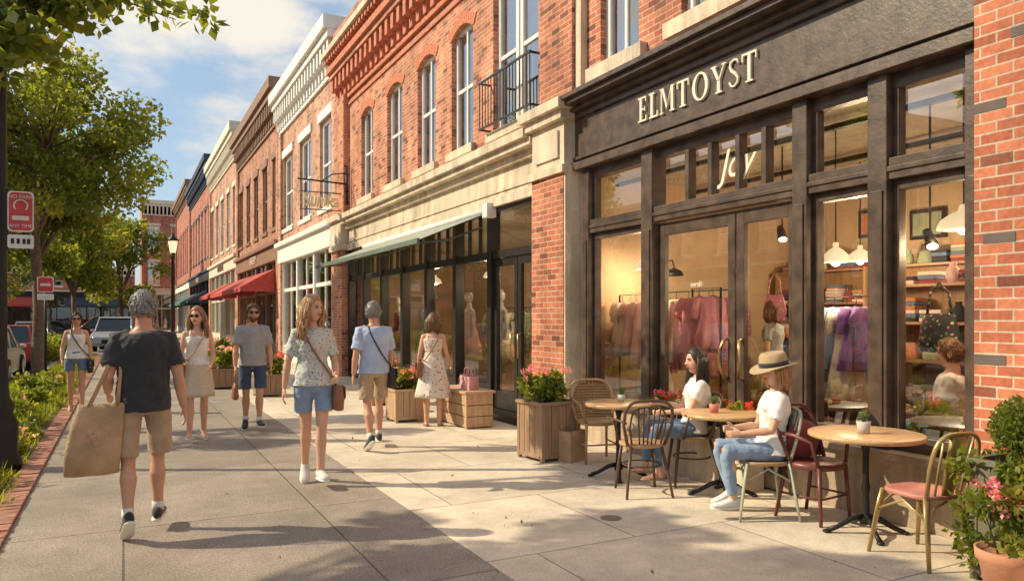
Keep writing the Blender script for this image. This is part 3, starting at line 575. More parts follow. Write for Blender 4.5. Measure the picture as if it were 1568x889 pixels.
mb.build('glass',[GLASS],E2)
mb=MB(); mb.box(9,9.1,9.2,19.6,0,3.6,0); mb.box(X+.06,9,9.16,9.2,0,3.5,0); mb.box(X+.3,9,19.6,19.7,0,3.5,0); mb.box(X+.31,9,9.2,19.6,3.4,3.5,1); mb.box(X+.06,9,9.2,19.6,.02,.1,2); mb.box(X+.1,X+1.0,11.1,19.6,.1,.35,2); mb.build('interior',[TAN,CEIL,FLOORW],E2)
mb=MB()
for y in (9.98,10.22): mb.tube([V(X,y,.95),V(X-.06,y,.97),V(X-.06,y,1.33),V(X,y,1.35)],.012,0,8)
mb.build('door_handles',BRASS,E2)
for y in (10.6,13.5,16.5): pendant((6.6,y,2.4),.15,3.4,e=50)
rack('clothes_rack',(7.6,11.5,0),2.0,[WC,BK,PK2,DN],ln=.95,zt=1.7,n=10,seed=8); rack('clothes_rack',(7.6,14.5,0),2.0,[BU,WC,GN],ln=.95,zt=1.7,n=10,seed=9)
AWN=mat('awning_canvas',(.33,.35,.29),.85,var=.12); AWE=mat('awning_edge',(.13,.16,.13),.8)
EA=group('retractable_awning',(0,0,0)); mb=MB()
mb.add([V(X-.08,11.0,3.32),V(4.12,11.0,2.82),V(4.12,17.9,2.82),V(X-.08,17.9,3.32)],[(3,2,1,0)]); mb.add([V(X-.08,11.0,3.30),V(4.12,11.0,2.80),V(4.12,17.9,2.80),V(X-.08,17.9,3.30)],[(0,1,2,3)])
mb.box(4.08,4.12,10.98,17.92,2.76,2.84,1); mb.tube([V(X-.1,10.9,3.34),V(X-.1,18,3.34)],.06,2,14); mb.box(X-.2,X-.03,10.78,10.95,3.22,3.45,2)
for y in (11.2,14.4,17.7): mb.tube([V(X-.08,y,3.1),V(4.7,y,2.86),V(4.12,y,2.78)],.018,1,6)
mb.build('canvas_and_frame',[AWN,AWE,WHITE],EA)
ES=group('hanging_shop_sign'); mb=MB(); mb.tube([V(5.3,19.6,5.15),V(4.0,19.6,5.2)],.022,0,8); mb.tube([V(5.3,19.6,5.45),V(4.9,19.6,5.38),V(4.6,19.6,5.17)],.016,0,8); mb.tube([V(5.3,19.6,4.6),V(5.28,19.6,5.6)],.03,0,8)
for x in (4.2,5.0): mb.tube([V(x,19.6,5.17),V(x,19.6,4.85)],.01,0,6)
mb.tube([V(4.05,19.6,4.88),V(5.15,19.6,4.88)],.012,0,6); mb.tube([V(4.05,19.6,4.42),V(5.15,19.6,4.42)],.012,0,6); mb.build('bracket',IRON,ES)
text('sign_lettering','Sunika',.5,(4.6,19.57,4.66),(math.pi/2,0,0),mat('gold_leaf',(.85,.70,.40),.4,bump=0),ES,.015,shear=.15,sx=.72,off=.012)
# ---------------------------------------------------------------- far row
AR=mat('awning_red',(.45,.07,.055),.8); AB=mat('awning_navy',(.04,.06,.10),.8); AG=mat('awning_green',(.06,.15,.10),.8)
generic('white_trim_brick_building',(X,20.82,0),0,8.8,10.1,BR3,WHITE,3,(4.9,7.6),WHITE,WHITE,cols=2,corn=1.5,zs=4.4)
generic('brown_cornice_brick_building',(X,29.64,0),0,12.0,10.9,BR4,BROWNT,5,(5.2,8.0),BROWNT,BROWNT,awn=[(.5,6,AR),(6.3,11.5,AR)],corn=1.7,sign='BAKERY',zs=4.6)
generic('cream_trim_brick_building',(X,41.66,0),0,14.0,12.0,BR3,CREAM,5,(5.6,8.8),WHITE,CREAM,awn=[(1,6,AR)],corn=1.8,sign='CAFE BOOKS',signm=BROWNT,zs=5)
generic('dark_cornice_brick_building',(X,55.68,0),0,18.0,13.0,BR5,AB,7,(6,9.5),WHITE,BLACKF,awn=[(1,8,AB),(9,16,AG)],corn=1.8,sign='ANTIQUES',zs=5)
generic('red_brick_building',(X,73.7,0),0,20.0,14.2,BR5,BROWNT,8,(6,10),WHITE,WHITE,awn=[(1,8,AG),(9,16,AB)],corn=1.6,zs=5)
generic('corner_brick_building',(9.5,98,0),math.pi/2,7.6,15.5,BR1,CREAM,3,(9.3,12.5),WHITE,CREAM,corn=1.8,zs=5,rows2=(5.4,8.2))
generic('low_shop_building',(1.0,84,0),math.pi/2,16,6.5,BR1,CREAM,6,(4.6,5.6),WHITE,BLACKF,awn=[(1,6,AB),(8,14,AR)],corn=.8)
generic('low_shop_building',(-15.5,84,0),math.pi/2,20,8,BR5,WHITE,7,(4.8,6.4),WHITE,BLACKF,corn=.9)
yy=-6
for i,(w_,h_,br,tr) in enumerate(((13,9.2,BR1,STONE),(12,8.4,BR4,CREAM),(14,9.8,BR5,STONE),(15,8.6,BR3,WHITE),(18,9.2,BR1,BROWNT))):
    yy+=w_+.05; generic('opposite_brick_building',(-16.5,yy,0),math.pi,w_,h_,br,tr,5,(4.8,6.9),WHITE,BLACKF,corn=1.1,awn=[(1,w_*.45,(AB,AR,AG)[i%3])])
# ---------------------------------------------------------------- trees & plants
tree('street_tree',(-2.0,22.7,-.05),(-.2,0,5.9),(2.8,2.8,2.8),26000,.135,11,.15,75,.68,.42)
tree('street_tree',(-7.4,8.0,-.1),(.2,0,6.2),(3.0,1.7,1.2),8500,.14,12,.17,20,.46,.35)
tree('street_tree',(-4.9,6.3,-.1),(.3,0,5.4),(2.3,1.3,1.0),5000,.13,18,.13,14,.40,.35)
tree('street_tree',(-5.8,14.6,-.1),(.2,0,5.8),(2.2,1.4,1.0),2600,.14,19,.11,8,.40,.35)
tree('street_tree',(-3.2,36,-.1),(0,0,6),(3,3,2.8),12000,.2,13,.16,45,.85)
tree('street_tree',(-2.6,50,-.1),(0,0,5.4),(2.8,3,3),9000,.24,14,.16,40,.9)
tree('street_tree',(-.2,64,-.1),(0,0,6.0),(3.2,3,3.4),9000,.26,15,.2,40,1.0)
tree('street_tree',(-8,62,-.1),(0,0,6.5),(4,4,3.6),9000,.3,16,.2,40,1.2)
EB=group('overhanging_branch'); mb=MB(); r=random.Random(5); cl=[]
for (tx,ty,tz) in ((-.9,9.5,4.5),(-.35,9.3,4.8),(.55,9.7,5.15),(-.75,8.9,4.3),(-.15,8.8,4.95),(-1.1,9.2,4.8),(-.9,8.7,4.55),(.1,9.2,5.2),(-1.15,8.8,4.1),(-.6,9.4,4.95),(-1.2,9.6,4.35)):
    p0=V(-4.2,10.3,5.6); p1=V(-2.2,9.8,5.4); p2=V(tx,ty,tz); mb.tube([p0,p1,p1.lerp(p2,.6)+V(0,0,.15),p2],[.05,.035,.018,.005],0,7)
    for q in range(8): cl.append(p1.lerp(p2,.4+.6*q/7)+V(r.gauss(0,.12),r.gauss(0,.12),r.gauss(0,.08)))
mb.build('branches',BARK,EB); leafmesh('leaves',LG,cl,.26,3000,.14,3,EB)
def plant(name,loc,r,h,n,size,flow=None,nf=0,seed=1,mats=None,fs=.045,rr=None):
    rd=random.Random(seed); E=group(name,loc); cl=[V(rd.uniform(-r,r)*.8,rd.uniform(-r,r)*.8,rd.uniform(.15,.85)*h) for _ in range(14)]
    mb=MB()
    for c in cl: mb.tube([V(c.x*.3,c.y*.3,-.02),c],[.006,.003],0,5)
    mb.build('stems',[leafmat('stem_green',(.06,.1,.03),.1)],E); leafmesh('leaves',mats or LG,cl,rr or max(r*.45,.06),n,size,seed,E,up=.4)
    if flow:
        fc=[V(rd.uniform(-r,r)*1.05,rd.uniform(-r,r)*1.05,h*rd.uniform(.65,1.12)) for _ in range(nf)]; leafmesh('flowers',flow,fc,fs,nf*26,fs*.75,seed+1,E,flat=.8,width=.45)
    return E
FP=leafmat('petal_pink',(.62,.18,.30),.3); FP2=leafmat('petal_light_pink',(.75,.42,.50),.3); FW=leafmat('petal_white',(.75,.72,.66),.3); FR=leafmat('petal_red',(.55,.06,.06),.3)
PW=wood('planter_wood',(.34,.21,.13),.7); PW2=wood('crate_wood',(.52,.34,.20),.7)
SOIL=mat('potting_soil',(.04,.03,.02),.95)
def planter(loc,w,h,rot=0,m=None,name='wooden_planter'):
    E=group(name,loc,rot); mb=MB(); W=w/2; n=4
    for s in range(4):
        M=Matrix.Rotation(s*math.pi/2,4,'Z')
        for i in range(n): a=-W+.035+(w-.07)*i/n; mb.box(a+.003,a+(w-.07)/n-.003,-W+.004,-W+.028,.04,h-.03,0,M)
        mb.box(-W,-W+.045,-W-.004,-W+.041,0,h-.03,0,M); mb.box(-W-.015,W-.028,-W-.018,-W+.028,h-.035,h,0,M); mb.box(-W+.045,W-.045,-W-.002,-W+.026,.04,.09,0,M)
    mb.box(-W+.03,W-.03,-W+.03,W-.03,h-.1,h-.05,1); mb.build('box',[m or PW,SOIL],E,bevel=.004)
planter((4.25,7.25,0),.48,.66,.1); plant('geranium_plant',(4.25,7.25,.62),.24,.36,1600,.07,[FP2,FP],18,seed=2,fs=.032)
planter((3.85,10.9,0),.46,.5,0,PW2); plant('geranium_plant',(3.85,10.9,.48),.22,.3,1100,.07,[FP,FP2],20,seed=3,fs=.04)
planter((4.2,13.2,0),.5,.5,0,PW2); plant('geranium_plant',(4.2,13.2,.48),.24,.35,900,.08,[FP2,FR],16,seed=4,fs=.05)
planter((2.6,15.6,0),.5,.45,0); plant('geranium_plant',(2.6,15.6,.43),.25,.4,900,.09,[FR,FP],16,seed=5,fs=.05)
planter((2.0,17.8,0),.6,.45,0); plant('geranium_plant',(2.0,17.8,.43),.3,.45,900,.09,[FP2,FW],16,seed=6,fs=.05)
planter((2.4,21.5,0),.6,.5,0); plant('geranium_plant',(2.4,21.5,.48),.3,.5,900,.09,[FP2,FW],16,seed=7,fs=.05)
planter((4.80,2.50,0),.42,.74,0,mat('green_planter',(.16,.14,.09),.7))
E=group('boxwood_ball',(4.80,2.50,.93)); leafmesh('foliage',[LG[0],LG[2]],[V(0,0,0)],.19,4500,.026,8,E,flat=1.0)
E=group('trailing_ivy',(4.80,2.50,0)); leafmesh('leaves',LG,[V(-.24,RN.uniform(-.2,.25),RN.uniform(.15,.72)) for _ in range(26)]+[V(RN.uniform(-.2,.2),.24,RN.uniform(.2,.72)) for _ in range(16)],.08,1800,.05,9,E)
E=group('terracotta_pot',(4.45,2.42,0)); mb=MB(); mb.lathe((0,0,0),[(.10,0),(.135,.20),(.155,.22),(.16,.28),(.145,.28),(.14,.25),(.01,.25)],0,28); mb.build('pot',[mat('terracotta',(.52,.24,.14),.8)],E)
plant('petunia_plant',(4.45,2.42,.26),.18,.38,900,.055,[FP,FP2],18,seed=10,fs=.03)
E=group('stone_flower_trough'); mb=MB(); mb.box(4.98,5.22,4.95,6.3,.003,.5,0); mb.box(4.95,5.25,4.92,6.33,.5,.56,0); mb.box(4.99,5.21,4.97,6.28,.555,.565,1); mb.build('trough',[STONE,SOIL],E,bevel=.01)
for i,y in enumerate((5.1,5.4,5.7,6.0,6.2)): plant('flowering_plant',(5.08,y,.54),.13,.24,380,.06,[[FR,FR],[FW,FW],[FW,FP2],[FR,OR],[FR,FP]][i],12,seed=20+i,fs=.03)
plant('tulip_plant',(5.62,3.62,.62),.09,.32,150,.13,[FP,FR],5,seed=31,fs=.04,rr=.08)
for i in range(12): plant('bed_shrub',(-1.5+RN.uniform(-.22,.22),4.6+i*1.35+RN.uniform(-.3,.3),-.02),.36,.34 if i%3 else .52,850,.08,[FW,FP2] if i%3==1 else None,12,seed=40+i,fs=.028)
leafmesh('grass',[LG[0],LG[1]],[V(RN.uniform(-1.9,-1.0),RN.uniform(2,35),.0) for i in range(300)],.16,20000,.14,78,flat=.2,up=2.2,width=.05)
leafmesh('hedge',LG,[V(-2.6+RN.uniform(-.4,.4),30+i*.8,.4) for i in range(14)],.6,6000,.14,77)
leafmesh('fallen_leaves',[mat('dry_leaf',(.30,.18,.06),.8),LG[1]],[V(RN.uniform(-.7,5.0),RN.uniform(2.5,22),.012) for _ in range(150)],.25,130,.032,79,flat=.0)
E=group('wooden_box_bench'); mb=MB(); mb.box(4.32,4.74,9.62,10.7,.02,.5,0)
for z in (.17,.33): mb.box(4.312,4.748,9.612,10.708,z,z+.008,1)
mb.box(4.29,4.77,9.59,10.73,.5,.535,0)
for y in (9.60,10.675): mb.box(4.305,4.33,y,y+.045,.02,.5,0)
mb.build('box',[PW2,BLACKF],E,bevel=.005)
def paperbag(name,loc,w,d,h,m,rot=0,handles=True):
    E=group(name,loc,rot); mb=MB(); rings=[]
    for q,k in ((0,1),(.3,1.04),(.6,.98),(.85,1.05),(1,1.0)):
        rings.append([V(x*w/2*k,y*d/2*(k if q<.9 else .8),q*h) for x,y in ((-1,-1),(0,-1.06),(1,-1),(1.03,0),(1,1),(0,1.06),(-1,1),(-1.03,0))])
    mb.loft(rings,0,False,False); mb.add([rings[0][i] for i in range(8)],[tuple(range(7,-1,-1))]); mb.add([p-V(0,0,.03) for p in rings[-1]],[tuple(range(8))],0)
    if handles:
        for y in(-.3,.3): mb.tube([V(-w*.2,y*d,h-.02),V(-w*.17,y*d,h+.09),V(0,y*d,h+.12),V(w*.17,y*d,h+.09),V(w*.2,y*d,h-.02)],.006,0,6)
    mb.build('bag',[m],E,solid=.003)
paperbag('paper_bag',(4.42,6.98,.004),.26,.18,.34,mat('kraft_paper',(.46,.31,.18),.8,bump=.5,bs=12),.3,False)
paperbag('shopping_bag',(4.5,9.85,.536),.2,.1,.2,mat('pink_paper',(.66,.36,.36),.7),.4); paperbag('shopping_bag',(4.55,10.1,.536),.2,.1,.2,mat('pink_paper',(.62,.33,.33),.7),.2)
# ---------------------------------------------------------------- tables and chairs
TOPW=wood('table_top_wood',(.60,.37,.18),.35,'x')
def table(loc,r):
    E=group('bistro_table',loc); mb=MB(); mb.lathe((0,0,0),[(r-.012,.712),(r,.72),(r,.742),(r-.01,.748),(.01,.748)],0,40)
    mb.lathe((0,0,0),[(.10,.705),(.1,.711)],1); mb.lathe((0,0,0),[(.045,.08),(.03,.14),(.024,.3),(.032,.34),(.022,.4),(.022,.6),(.045,.7),(.1,.705)],1,16)
    for i in range(4):
        a=math.pi/4+i*math.pi/2+.2; d=V(math.cos(a),math.sin(a),0); mb.tube([V(0,0,.13)+d*.02,V(0,0,.11)+d*.1,V(0,0,.05)+d*.2,V(0,0,.022)+d*.27],[(.02,.03),(.018,.026),(.016,.02),(.02,.018)],1,10); mb.ell(d*.28+V(0,0,.015),(.028,.028,.015),1)
    mb.build('top_and_pedestal',[TOPW,IRON],E)
table((4.85,3.62,0),.40); table((4.74,4.98,0),.36); table((4.38,6.05,0),.34)
def succ(loc,potm,r=.045,h=.08,seed=1,name='potted_succulent'):
    E=group(name,loc); mb=MB(); mb.lathe((0,0,0),[(r*.8,0),(r,h),(r*.88,h),(r*.85,h-.012),(.005,h-.012)],0,20)
    rd=random.Random(seed)
    for i in range(34):
        a=rd.random()*6.28; t=rd.uniform(.1,.9); l=rd.uniform(.05,.09); d=V(math.cos(a)*t,math.sin(a)*t,1).normalized(); mb.tube([V(d.x*.01,d.y*.01,h-.01),V(0,0,h)+d*l*.5,V(0,0,h)+d*l],[.006,.006,.001],1,5)
    mb.build('pot_and_leaves',[potm,leafmat('succulent',(.12,.2,.06),.2)],E)
succ((4.8,3.6,.748),mat('pot_concrete',(.5,.47,.42),.8),.05,.09,1); succ((4.66,5.0,.748),mat('pot_pink',(.65,.2,.18),.5),.045,.08,2); succ((4.45,6.1,.748),mat('pot_white',(.65,.62,.55),.6),.04,.07,3)
def rot_of(f): return math.atan2(-f[0],f[1])
def hoop(mb,w0,w1,y0,y1,z0,z1,r,m=0,n=14):
    pts=[V(-w0,y0,z0)]
    for i in range(n+1):
        a=math.pi*(1-i/n); c=math.cos(a); s=max(0,math.sin(a)); e=.55
        x=w1*math.copysign(abs(c)**e,c); q=s**e; zz=z0+(z1-z0)*(.45+.55*q); pts.append(V(x,y0+(y1-y0)*((zz-z0)/(z1-z0)),zz))
    pts.append(V(w0,y0,z0)); mb.tube(pts,r,m,8); return pts
def chair(name,loc,face,style,m,ms,cush=None):
    E=group(name,(loc[0],loc[1],.004),rot_of(face)); mb=MB()
    if style=='metal':
        mb.loft([[V(.20*k*math.copysign(abs(math.cos(t))**.6,math.cos(t)),.20*k*math.copysign(abs(math.sin(t))**.6,math.sin(t)),z) for t in [2*math.pi*j/28 for j in range(28)]] for k,z in ((.96,.425),(1,.43),(1,.45),(.97,.456),(.8,.45),(.02,.448))],1)
        for sx in(-1,1):
            for sy in(-1,1):
                mb.tube([V(sx*.165,sy*.165,.44),V(sx*.19,sy*.19,.3),V(sx*.225,sy*.235,0)],[(.030,.013),(.024,.012),(.016,.010)],0,8,ref=V(1,0,0))
        for sy in(-1,1): mb.tube([V(-.19,sy*.19,.3),V(-.1,sy*.175,.38),V(0,sy*.17,.41),V(.1,sy*.175,.38),V(.19,sy*.19,.3)],.009,0,6)
        for sx in(-1,1): mb.tube([V(sx*.19,-.19,.3),V(sx*.175,0,.4),V(sx*.19,.19,.3)],.009,0,6)
        hoop(mb,.17,.20,-.17,-.27,.44,.86,.014)
        mb.loft([[V(x*w,y+d,z) for x,d in ((-1,0),(-.5,-.008),(.5,-.008),(1,0),(.5,.0),(-.5,.0))] for z,w,y in ((.45,.055,-.178),(.6,.065,-.205),(.75,.08,-.245),(.85,.09,-.268))],0)
        for sx in (-1,1): mb.tube([V(sx*.11,-.175,.44),V(sx*.12,-.22,.66),V(sx*.13,-.262,.83)],.008,0,6)
    elif style=='bow':
        mb.lathe((0,0,0),[(.19,.43),(.205,.44),(.205,.46),(.19,.466),(.01,.462)],1,28)
        for sx in(-1,1):
            mb.tube([V(sx*.14,.15,.44),V(sx*.17,.18,.2),V(sx*.19,.2,0)],[.016,.015,.012],0,8); mb.tube([V(sx*.14,-.14,.44),V(sx*.18,-.2,.2),V(sx*.21,-.25,0)],[.016,.015,.012],0,8)
        mb.tube([V(.17*math.cos(a),.17*math.sin(a),.26) for a in [i*2*math.pi/20 for i in range(21)]],.009,0,6)
        hoop(mb,.17,.22,-.13,-.25,.45,.86,.015); hoop(mb,.13,.16,-.13,-.235,.45,.80,.009)
        for x in(-.09,-.045,0,.045,.09): mb.tube([V(x*.8,-.17,.46),V(x,-.21,.65),V(x*1.1,-.245,.80)],.007,0,6)
        for sx in(-1,1): mb.tube([V(sx*.205,-.2,.66),V(sx*.25,-.05,.67),V(sx*.24,.08,.66),V(sx*.18,.12,.45)],.012,0,8)
    else:
        mb.lathe((0,0,0),[(.20,.41),(.225,.42),(.225,.455),(.2,.465),(.01,.46)],1,28)
        for sx in(-1,1):
            mb.tube([V(sx*.17,.15,.44),V(sx*.19,.18,0)],[.017,.014],0,8); mb.tube([V(sx*.17,-.14,.44),V(sx*.2,-.22,0)],[.017,.014],0,8)
        mb.tube([V(-.18,.165,.2),V(.18,.165,.2)],.009,0,6)
        for sx in(-1,1): mb.tube([V(sx*.185,.165,.2),V(sx*.19,-.18,.2)],.009,0,6)
        hoop(mb,.21,.25,-.06,-.24,.45,.88,.016)
        K=12;J=8; vs=[];fs=[]; bk=lambda x,z:-.08-.16*((z-.45)/.42)-.05*(1-x*x)+.02
        for j in range(J+1):
            z=.47+.38*j/J
            for i in range(K+1):
                x=-1+2*i/K; wd=.235*min(1,math.sqrt(max(.05,1-((z-.47)/.42)**4))); vs.append(V(x*wd,bk(x,z),z))
        for j in range(J):
            for i in range(K): fs.append((j*(K+1)+i,j*(K+1)+i+1,(j+1)*(K+1)+i+1,(j+1)*(K+1)+i))
        mb.add(vs,fs,2,True)
        for j in range(12):
            z=.485+.03*j; wd=.235*min(1,math.sqrt(max(.05,1-((z-.47)/.42)**4))); mb.tube([V(x*wd,bk(x,z),z) for x in (-1,-.5,0,.5,1)],.007,0,5)
        for i in range(9): x=-.8+.2*i; mb.tube([V(x*.23,bk(x,z),z) for z in (.46,.6,.75,.86-.1*abs(x)**2)],.005,0,5)
        for sx in(-1,1): mb.tube([V(sx*.24,-.17,.68),V(sx*.27,0,.68),V(sx*.24,.13,.64),V(sx*.18,.15,.45)],.015,0,8)
    mb.build('frame',[m,ms,mat('woven_'+name,tuple(x*.7 for x in (m.get('c') or (.3,.18,.09))),.8,bump=1,bs=180,var=.4,scale=90)],E)
    if cush:
        mb=MB(); mb.ell((0,-.11,.61),(.19,.07,.16),0,20,12); mb.build('cushion',[cush],E,disp=.01,ds=.08)
    return E
def met(n,c,r=.4,me=.0):
    k=mat(n,c,r,me,var=.2,bump=.03); k['c']=list(c); return k
M_rat=met('rattan_tan',(.46,.28,.14),.6); M_brn=met('chair_dark_brown',(.11,.055,.035)); M_sage=met('chair_sage',(.42,.44,.32)); M_burg=met('chair_oxblood',(.17,.05,.04)); M_gold=met('chair_gold',(.50,.36,.15),.35,.5); CUSH=cloth('cushion_burgundy',(.24,.04,.045)); SEATP=met('seat_rose',(.50,.20,.16),.6)
chair('rattan_chair',(4.66,6.85),(-.25,-1),'rattan',M_rat,M_rat)
chair('bow_back_chair',(4.18,5.42),(.35,.94),'bow',M_brn,M_rat)
chair('bow_back_chair',(4.84,5.50),(-.88,.47),'bow',M_brn,M_rat)
chair('metal_chair',(4.57,4.37),(-.88,.47),'metal',M_sage,M_rat)
chair('armchair',(4.86,4.08),(.1,-1),'rattan',M_burg,M_burg,CUSH)
chair('metal_chair',(4.70,3.08),(.12,.99),'metal',M_gold,SEATP)
chair('bow_back_chair',(3.9,12.1),(.5,.8),'bow',M_brn,M_brn)
# ---------------------------------------------------------------- people
def skinm(n,c):
    if n in MC: return MC[n]
    m=mat(n,c,.5,0,.08,8,.04,150); p=[x for x in m.node_tree.nodes if x.type=='BSDF_PRINCIPLED'][0]; p.inputs['Subsurface Weight'].default_value=.12; p.inputs['Subsurface Radius'].default_value=(.02,.008,.004); return m
SK=skinm('skin',(.68,.38,.25)); SKT=skinm('skin_tan',(.60,.32,.20))
EYW=mat('eye_white',(.7,.68,.64),.3,bump=0); EYD=mat('eye_dark',(.03,.02,.015),.2,bump=0); LIP=mat('lips',(.48,.13,.11),.4,bump=0); SUNG=mat('sunglass_lens',(.012,.01,.01),.1,bump=0)
def hairm(n,c):
    if n in MC: return MC[n]
    m,nt,o=newmat(n); p=N(nt,'ShaderNodeBsdfPrincipled',Roughness=.42); L(nt,p.outputs[0],o.inputs[0]); tc=N(nt,'ShaderNodeTexCoord'); mp=N(nt,'ShaderNodeMapping'); mp.inputs['Scale'].default_value=(120,120,12); L(nt,tc.outputs['Object'],mp.inputs[0])
    z=N(nt,'ShaderNodeTexNoise',Scale=1.0,Detail=2.0); L(nt,mp.outputs[0],z.inputs['Vector']); L(nt,mixc(nt,mrange(nt,z.outputs[0],0,1),[x*.45 for x in c],[x*1.5 for x in c]),p.inputs['Base Color'])
    b=N(nt,'ShaderNodeBump',Strength=.5,Distance=.01); L(nt,z.outputs[0],b.inputs['Height']); L(nt,b.outputs[0],p.inputs['Normal']); MC[n]=m; return m
HS=1.07
def headpt(x,y,z,g=1.0,gc=0):
    a,b,c=.079,.099,.118
    X_=x*a;Y_=y*b;Z_=z*c
    if z<0: X_*=1-.30*(-z)**1.6
    if y>0: Y_*=.90
    if z<-.25 and y<0: Y_*=1-.45*min(1,(-z-.25)/.5)
    if gc==0 and y>0:
        G=lambda u,s: math.exp(-(u/s)**2)
        nz=G(x,.16)*max(0,min(1,(.12-z)/.38))*(1 if z>-.30 else max(0,1-(-.30-z)/.09)); Y_+=.027*nz
        Y_-=.012*(G(x-.42,.2)+G(x+.42,.2))*G(z-.03,.13)
        Y_+=.006*G(z-.2,.12)*G(x,.6)
        Y_+=.006*G(z+.52,.07)*G(x,.3)-.005*G(z+.66,.07)*G(x,.4)+.010*G(z+.88,.16)*G(x,.4)
        Z_-=.004*G(z+.88,.2)
    return V(X_,Y_,Z_)*g*HS
def human(name,loc,face,H,fem,P,O,vox=.008):
    s=H/1.75; E=group(name,(loc[0],loc[1],loc[2] if len(loc)>2 else .004),rot_of(face),s)
    U=lambda v: Vector(v).normalized()
    t=U(P.get('lean',(0,.03,1))); lat=V(1,0,0); fw=t.cross(lat)
    skin=O.get('skin',SK); k=.86 if fem else 1.0
    def legs(pel):
        r=[]
        for sg,q in((-1,'L'),(1,'R')):
            hip=pel+V(sg*.088,0,-.03); kn=hip+U(P['th'+q])*.43; an=kn+U(P['sh'+q])*.40; p=math.radians(P.get('fp'+q,0)); fy=math.radians(P.get('fy'+q,8))*sg
            fd=V(math.sin(fy)*math.cos(p),math.cos(fy)*math.cos(p),-math.sin(p)); sd_=V(math.cos(fy),-math.sin(fy),0); upv=sd_.cross(fd); r.append((hip,kn,an,fd,sd_,upv))
        return r
    if 'pz' in P: pel=V(0,0,P['pz']/s)
    else:
        lo=min(min((l[2]-l[3]*.07-l[5]*.088).z,(l[2]+l[3]*.19-l[5]*.088).z) for l in legs(V(0,0,0))); pel=V(0,0,-lo)
    LG_=legs(pel)
    if fem: S=[(-.125,.05,.06),(-.09,.14,.105),(-.02,.165,.118),(.05,.155,.108),(.13,.126,.09),(.19,.118,.085),(.27,.132,.098),(.34,.142,.118),(.40,.145,.10),(.45,.125,.075),(.485,.066,.058),(.51,.050,.052)]
    else: S=[(-.125,.05,.06),(-.09,.14,.105),(-.02,.162,.115),(.05,.158,.112),(.13,.15,.108),(.20,.15,.106),(.29,.165,.115),(.37,.180,.12),(.43,.175,.105),(.468,.135,.082),(.49,.085,.066),(.515,.062,.060)]
    def ring(h,a,b,g=0,n=28):
        return [pel+t*h+lat*((a+g)*math.cos(q))+fw*((b+g)*math.sin(q)) for q in [2*math.pi*j/n for j in range(n)]]
    Nk=pel+t*.50; HC=Nk+V(0,.022,.165)+Vector(P.get('hoff',(0,0,0)))
    hy=math.radians(P.get('hy',0)); hp=math.radians(P.get('hp',0)); MH=Matrix.Rotation(hy,3,'Z')@Matrix.Rotation(hp,3,'X')
    sw=.142 if fem else .170
    arms=[]
    for sg,q in((-1,'L'),(1,'R')):
        sh=pel+t*.430+lat*(sg*sw); el=sh+U(P['ua'+q])*.285; wr=el+U(P['fa'+q])*.245; arms.append((sh,el,wr,sg,U(P['ua'+q]),U(P['fa'+q]),q))
    mb=MB()
    mb.loft([ring(*x) for x in S],0)
    mb.tube([Nk-t*.05,Nk+t*.03,HC+MH@V(0,-.015,-.04)],[.066*k+.004,.056*k,.056*k],0,16)
    for hip,kn,an,fd,sd_,upv in LG_:
        th=(kn-hip).normalized(); shn=(an-kn).normalized()
        bk=shn.cross(sd_) ; bk=bk if bk.dot(fd)<0 else -bk
        lt=.95 if fem else 1
        mb.tube([hip+V(0,0,.02),hip+th*.10,hip+th*.24,hip+th*.36,kn,kn+shn*.06+bk*.006,kn+shn*.14+bk*.018,kn+shn*.27+bk*.004,an,an+shn*.03],[.082,.082*lt,.070*lt,.056,.050,.048,.058*lt,.041,.035,.034],0,16)
        mb.tube([an-fd*.045-upv*.055,an-upv*.05,an+fd*.08-upv*.062,an+fd*.17-upv*.072],[(.026,.026),(.03,.04),(.036,.022),(.02,.012)],0,12,ref=sd_)
    for sh,el,wr,sg,ua,fa,q in arms:
        inn=-lat*sg
        mb.tube([sh+inn*.06+t*.015,sh,sh+ua*.09,sh+ua*.2,el,el+fa*.06,el+fa*.15,wr],[.05*k,.056*k,.051*k,.044*k,.038*k,.043*k,.036*k,.026*k],0,14)
        hd=U(P.get('hd'+q,fa)); pn=Vector(P.get('pn'+q,inn)); pn=(pn-hd*pn.dot(hd)).normalized(); side=hd.cross(pn)
        if side.dot(Vector(P.get('thumb'+q,(0,1,.2))))<0: side=-side
        mb.tube([wr-hd*.01,wr+hd*.02,wr+hd*.055,wr+hd*.09],[(.024*k,.018),(.034*k,.016),(.04*k,.014),(.037*k,.011)],0,12,ref=side)
        cu=math.radians(P.get('curl'+q,22))
        for off,ln in((.029,.068),(.010,.078),(-.010,.072),(-.028,.056)):
            p=wr+hd*.085+side*off*k; pts=[p-hd*.02,p]
            for sgm in range(3):
                ang=cu*(sgm+.6); d=(hd*math.cos(ang)+pn*math.sin(ang)).normalized(); p=p+d*(ln*(.42,.33,.25)[sgm]); pts.append(p)
            mb.tube(pts,[.009,.009,.0085,.008,.0065],0,8)
        p=wr+hd*.02+side*.026*k; d=(hd*.75+side*.6+pn*.35).normalized(); p2=p+d*.045; d2=(hd*.9+side*.15+pn*.4).normalized(); mb.tube([p,p2,p2+d2*.03,p2+d2*.045],[.013,.0105,.009,.006],0,8)
    mb.build('body',[skin],E,remesh=vox,smooth=3)
    mb=MB(); nu,nv=44,36; vs=[];fs=[]
    for i in range(nv+1):
        th=max(.02,min(math.pi-.02,math.pi*i/nv))
        for j in range(nu): ph=2*math.pi*j/nu; vs.append(HC+MH@headpt(math.sin(th)*math.cos(ph),math.sin(th)*math.sin(ph),-math.cos(th)))
    for i in range(nv):
        for j in range(nu): q=(j+1)%nu; fs.append((i*nu+j,i*nu+q,(i+1)*nu+q,(i+1)*nu+j))
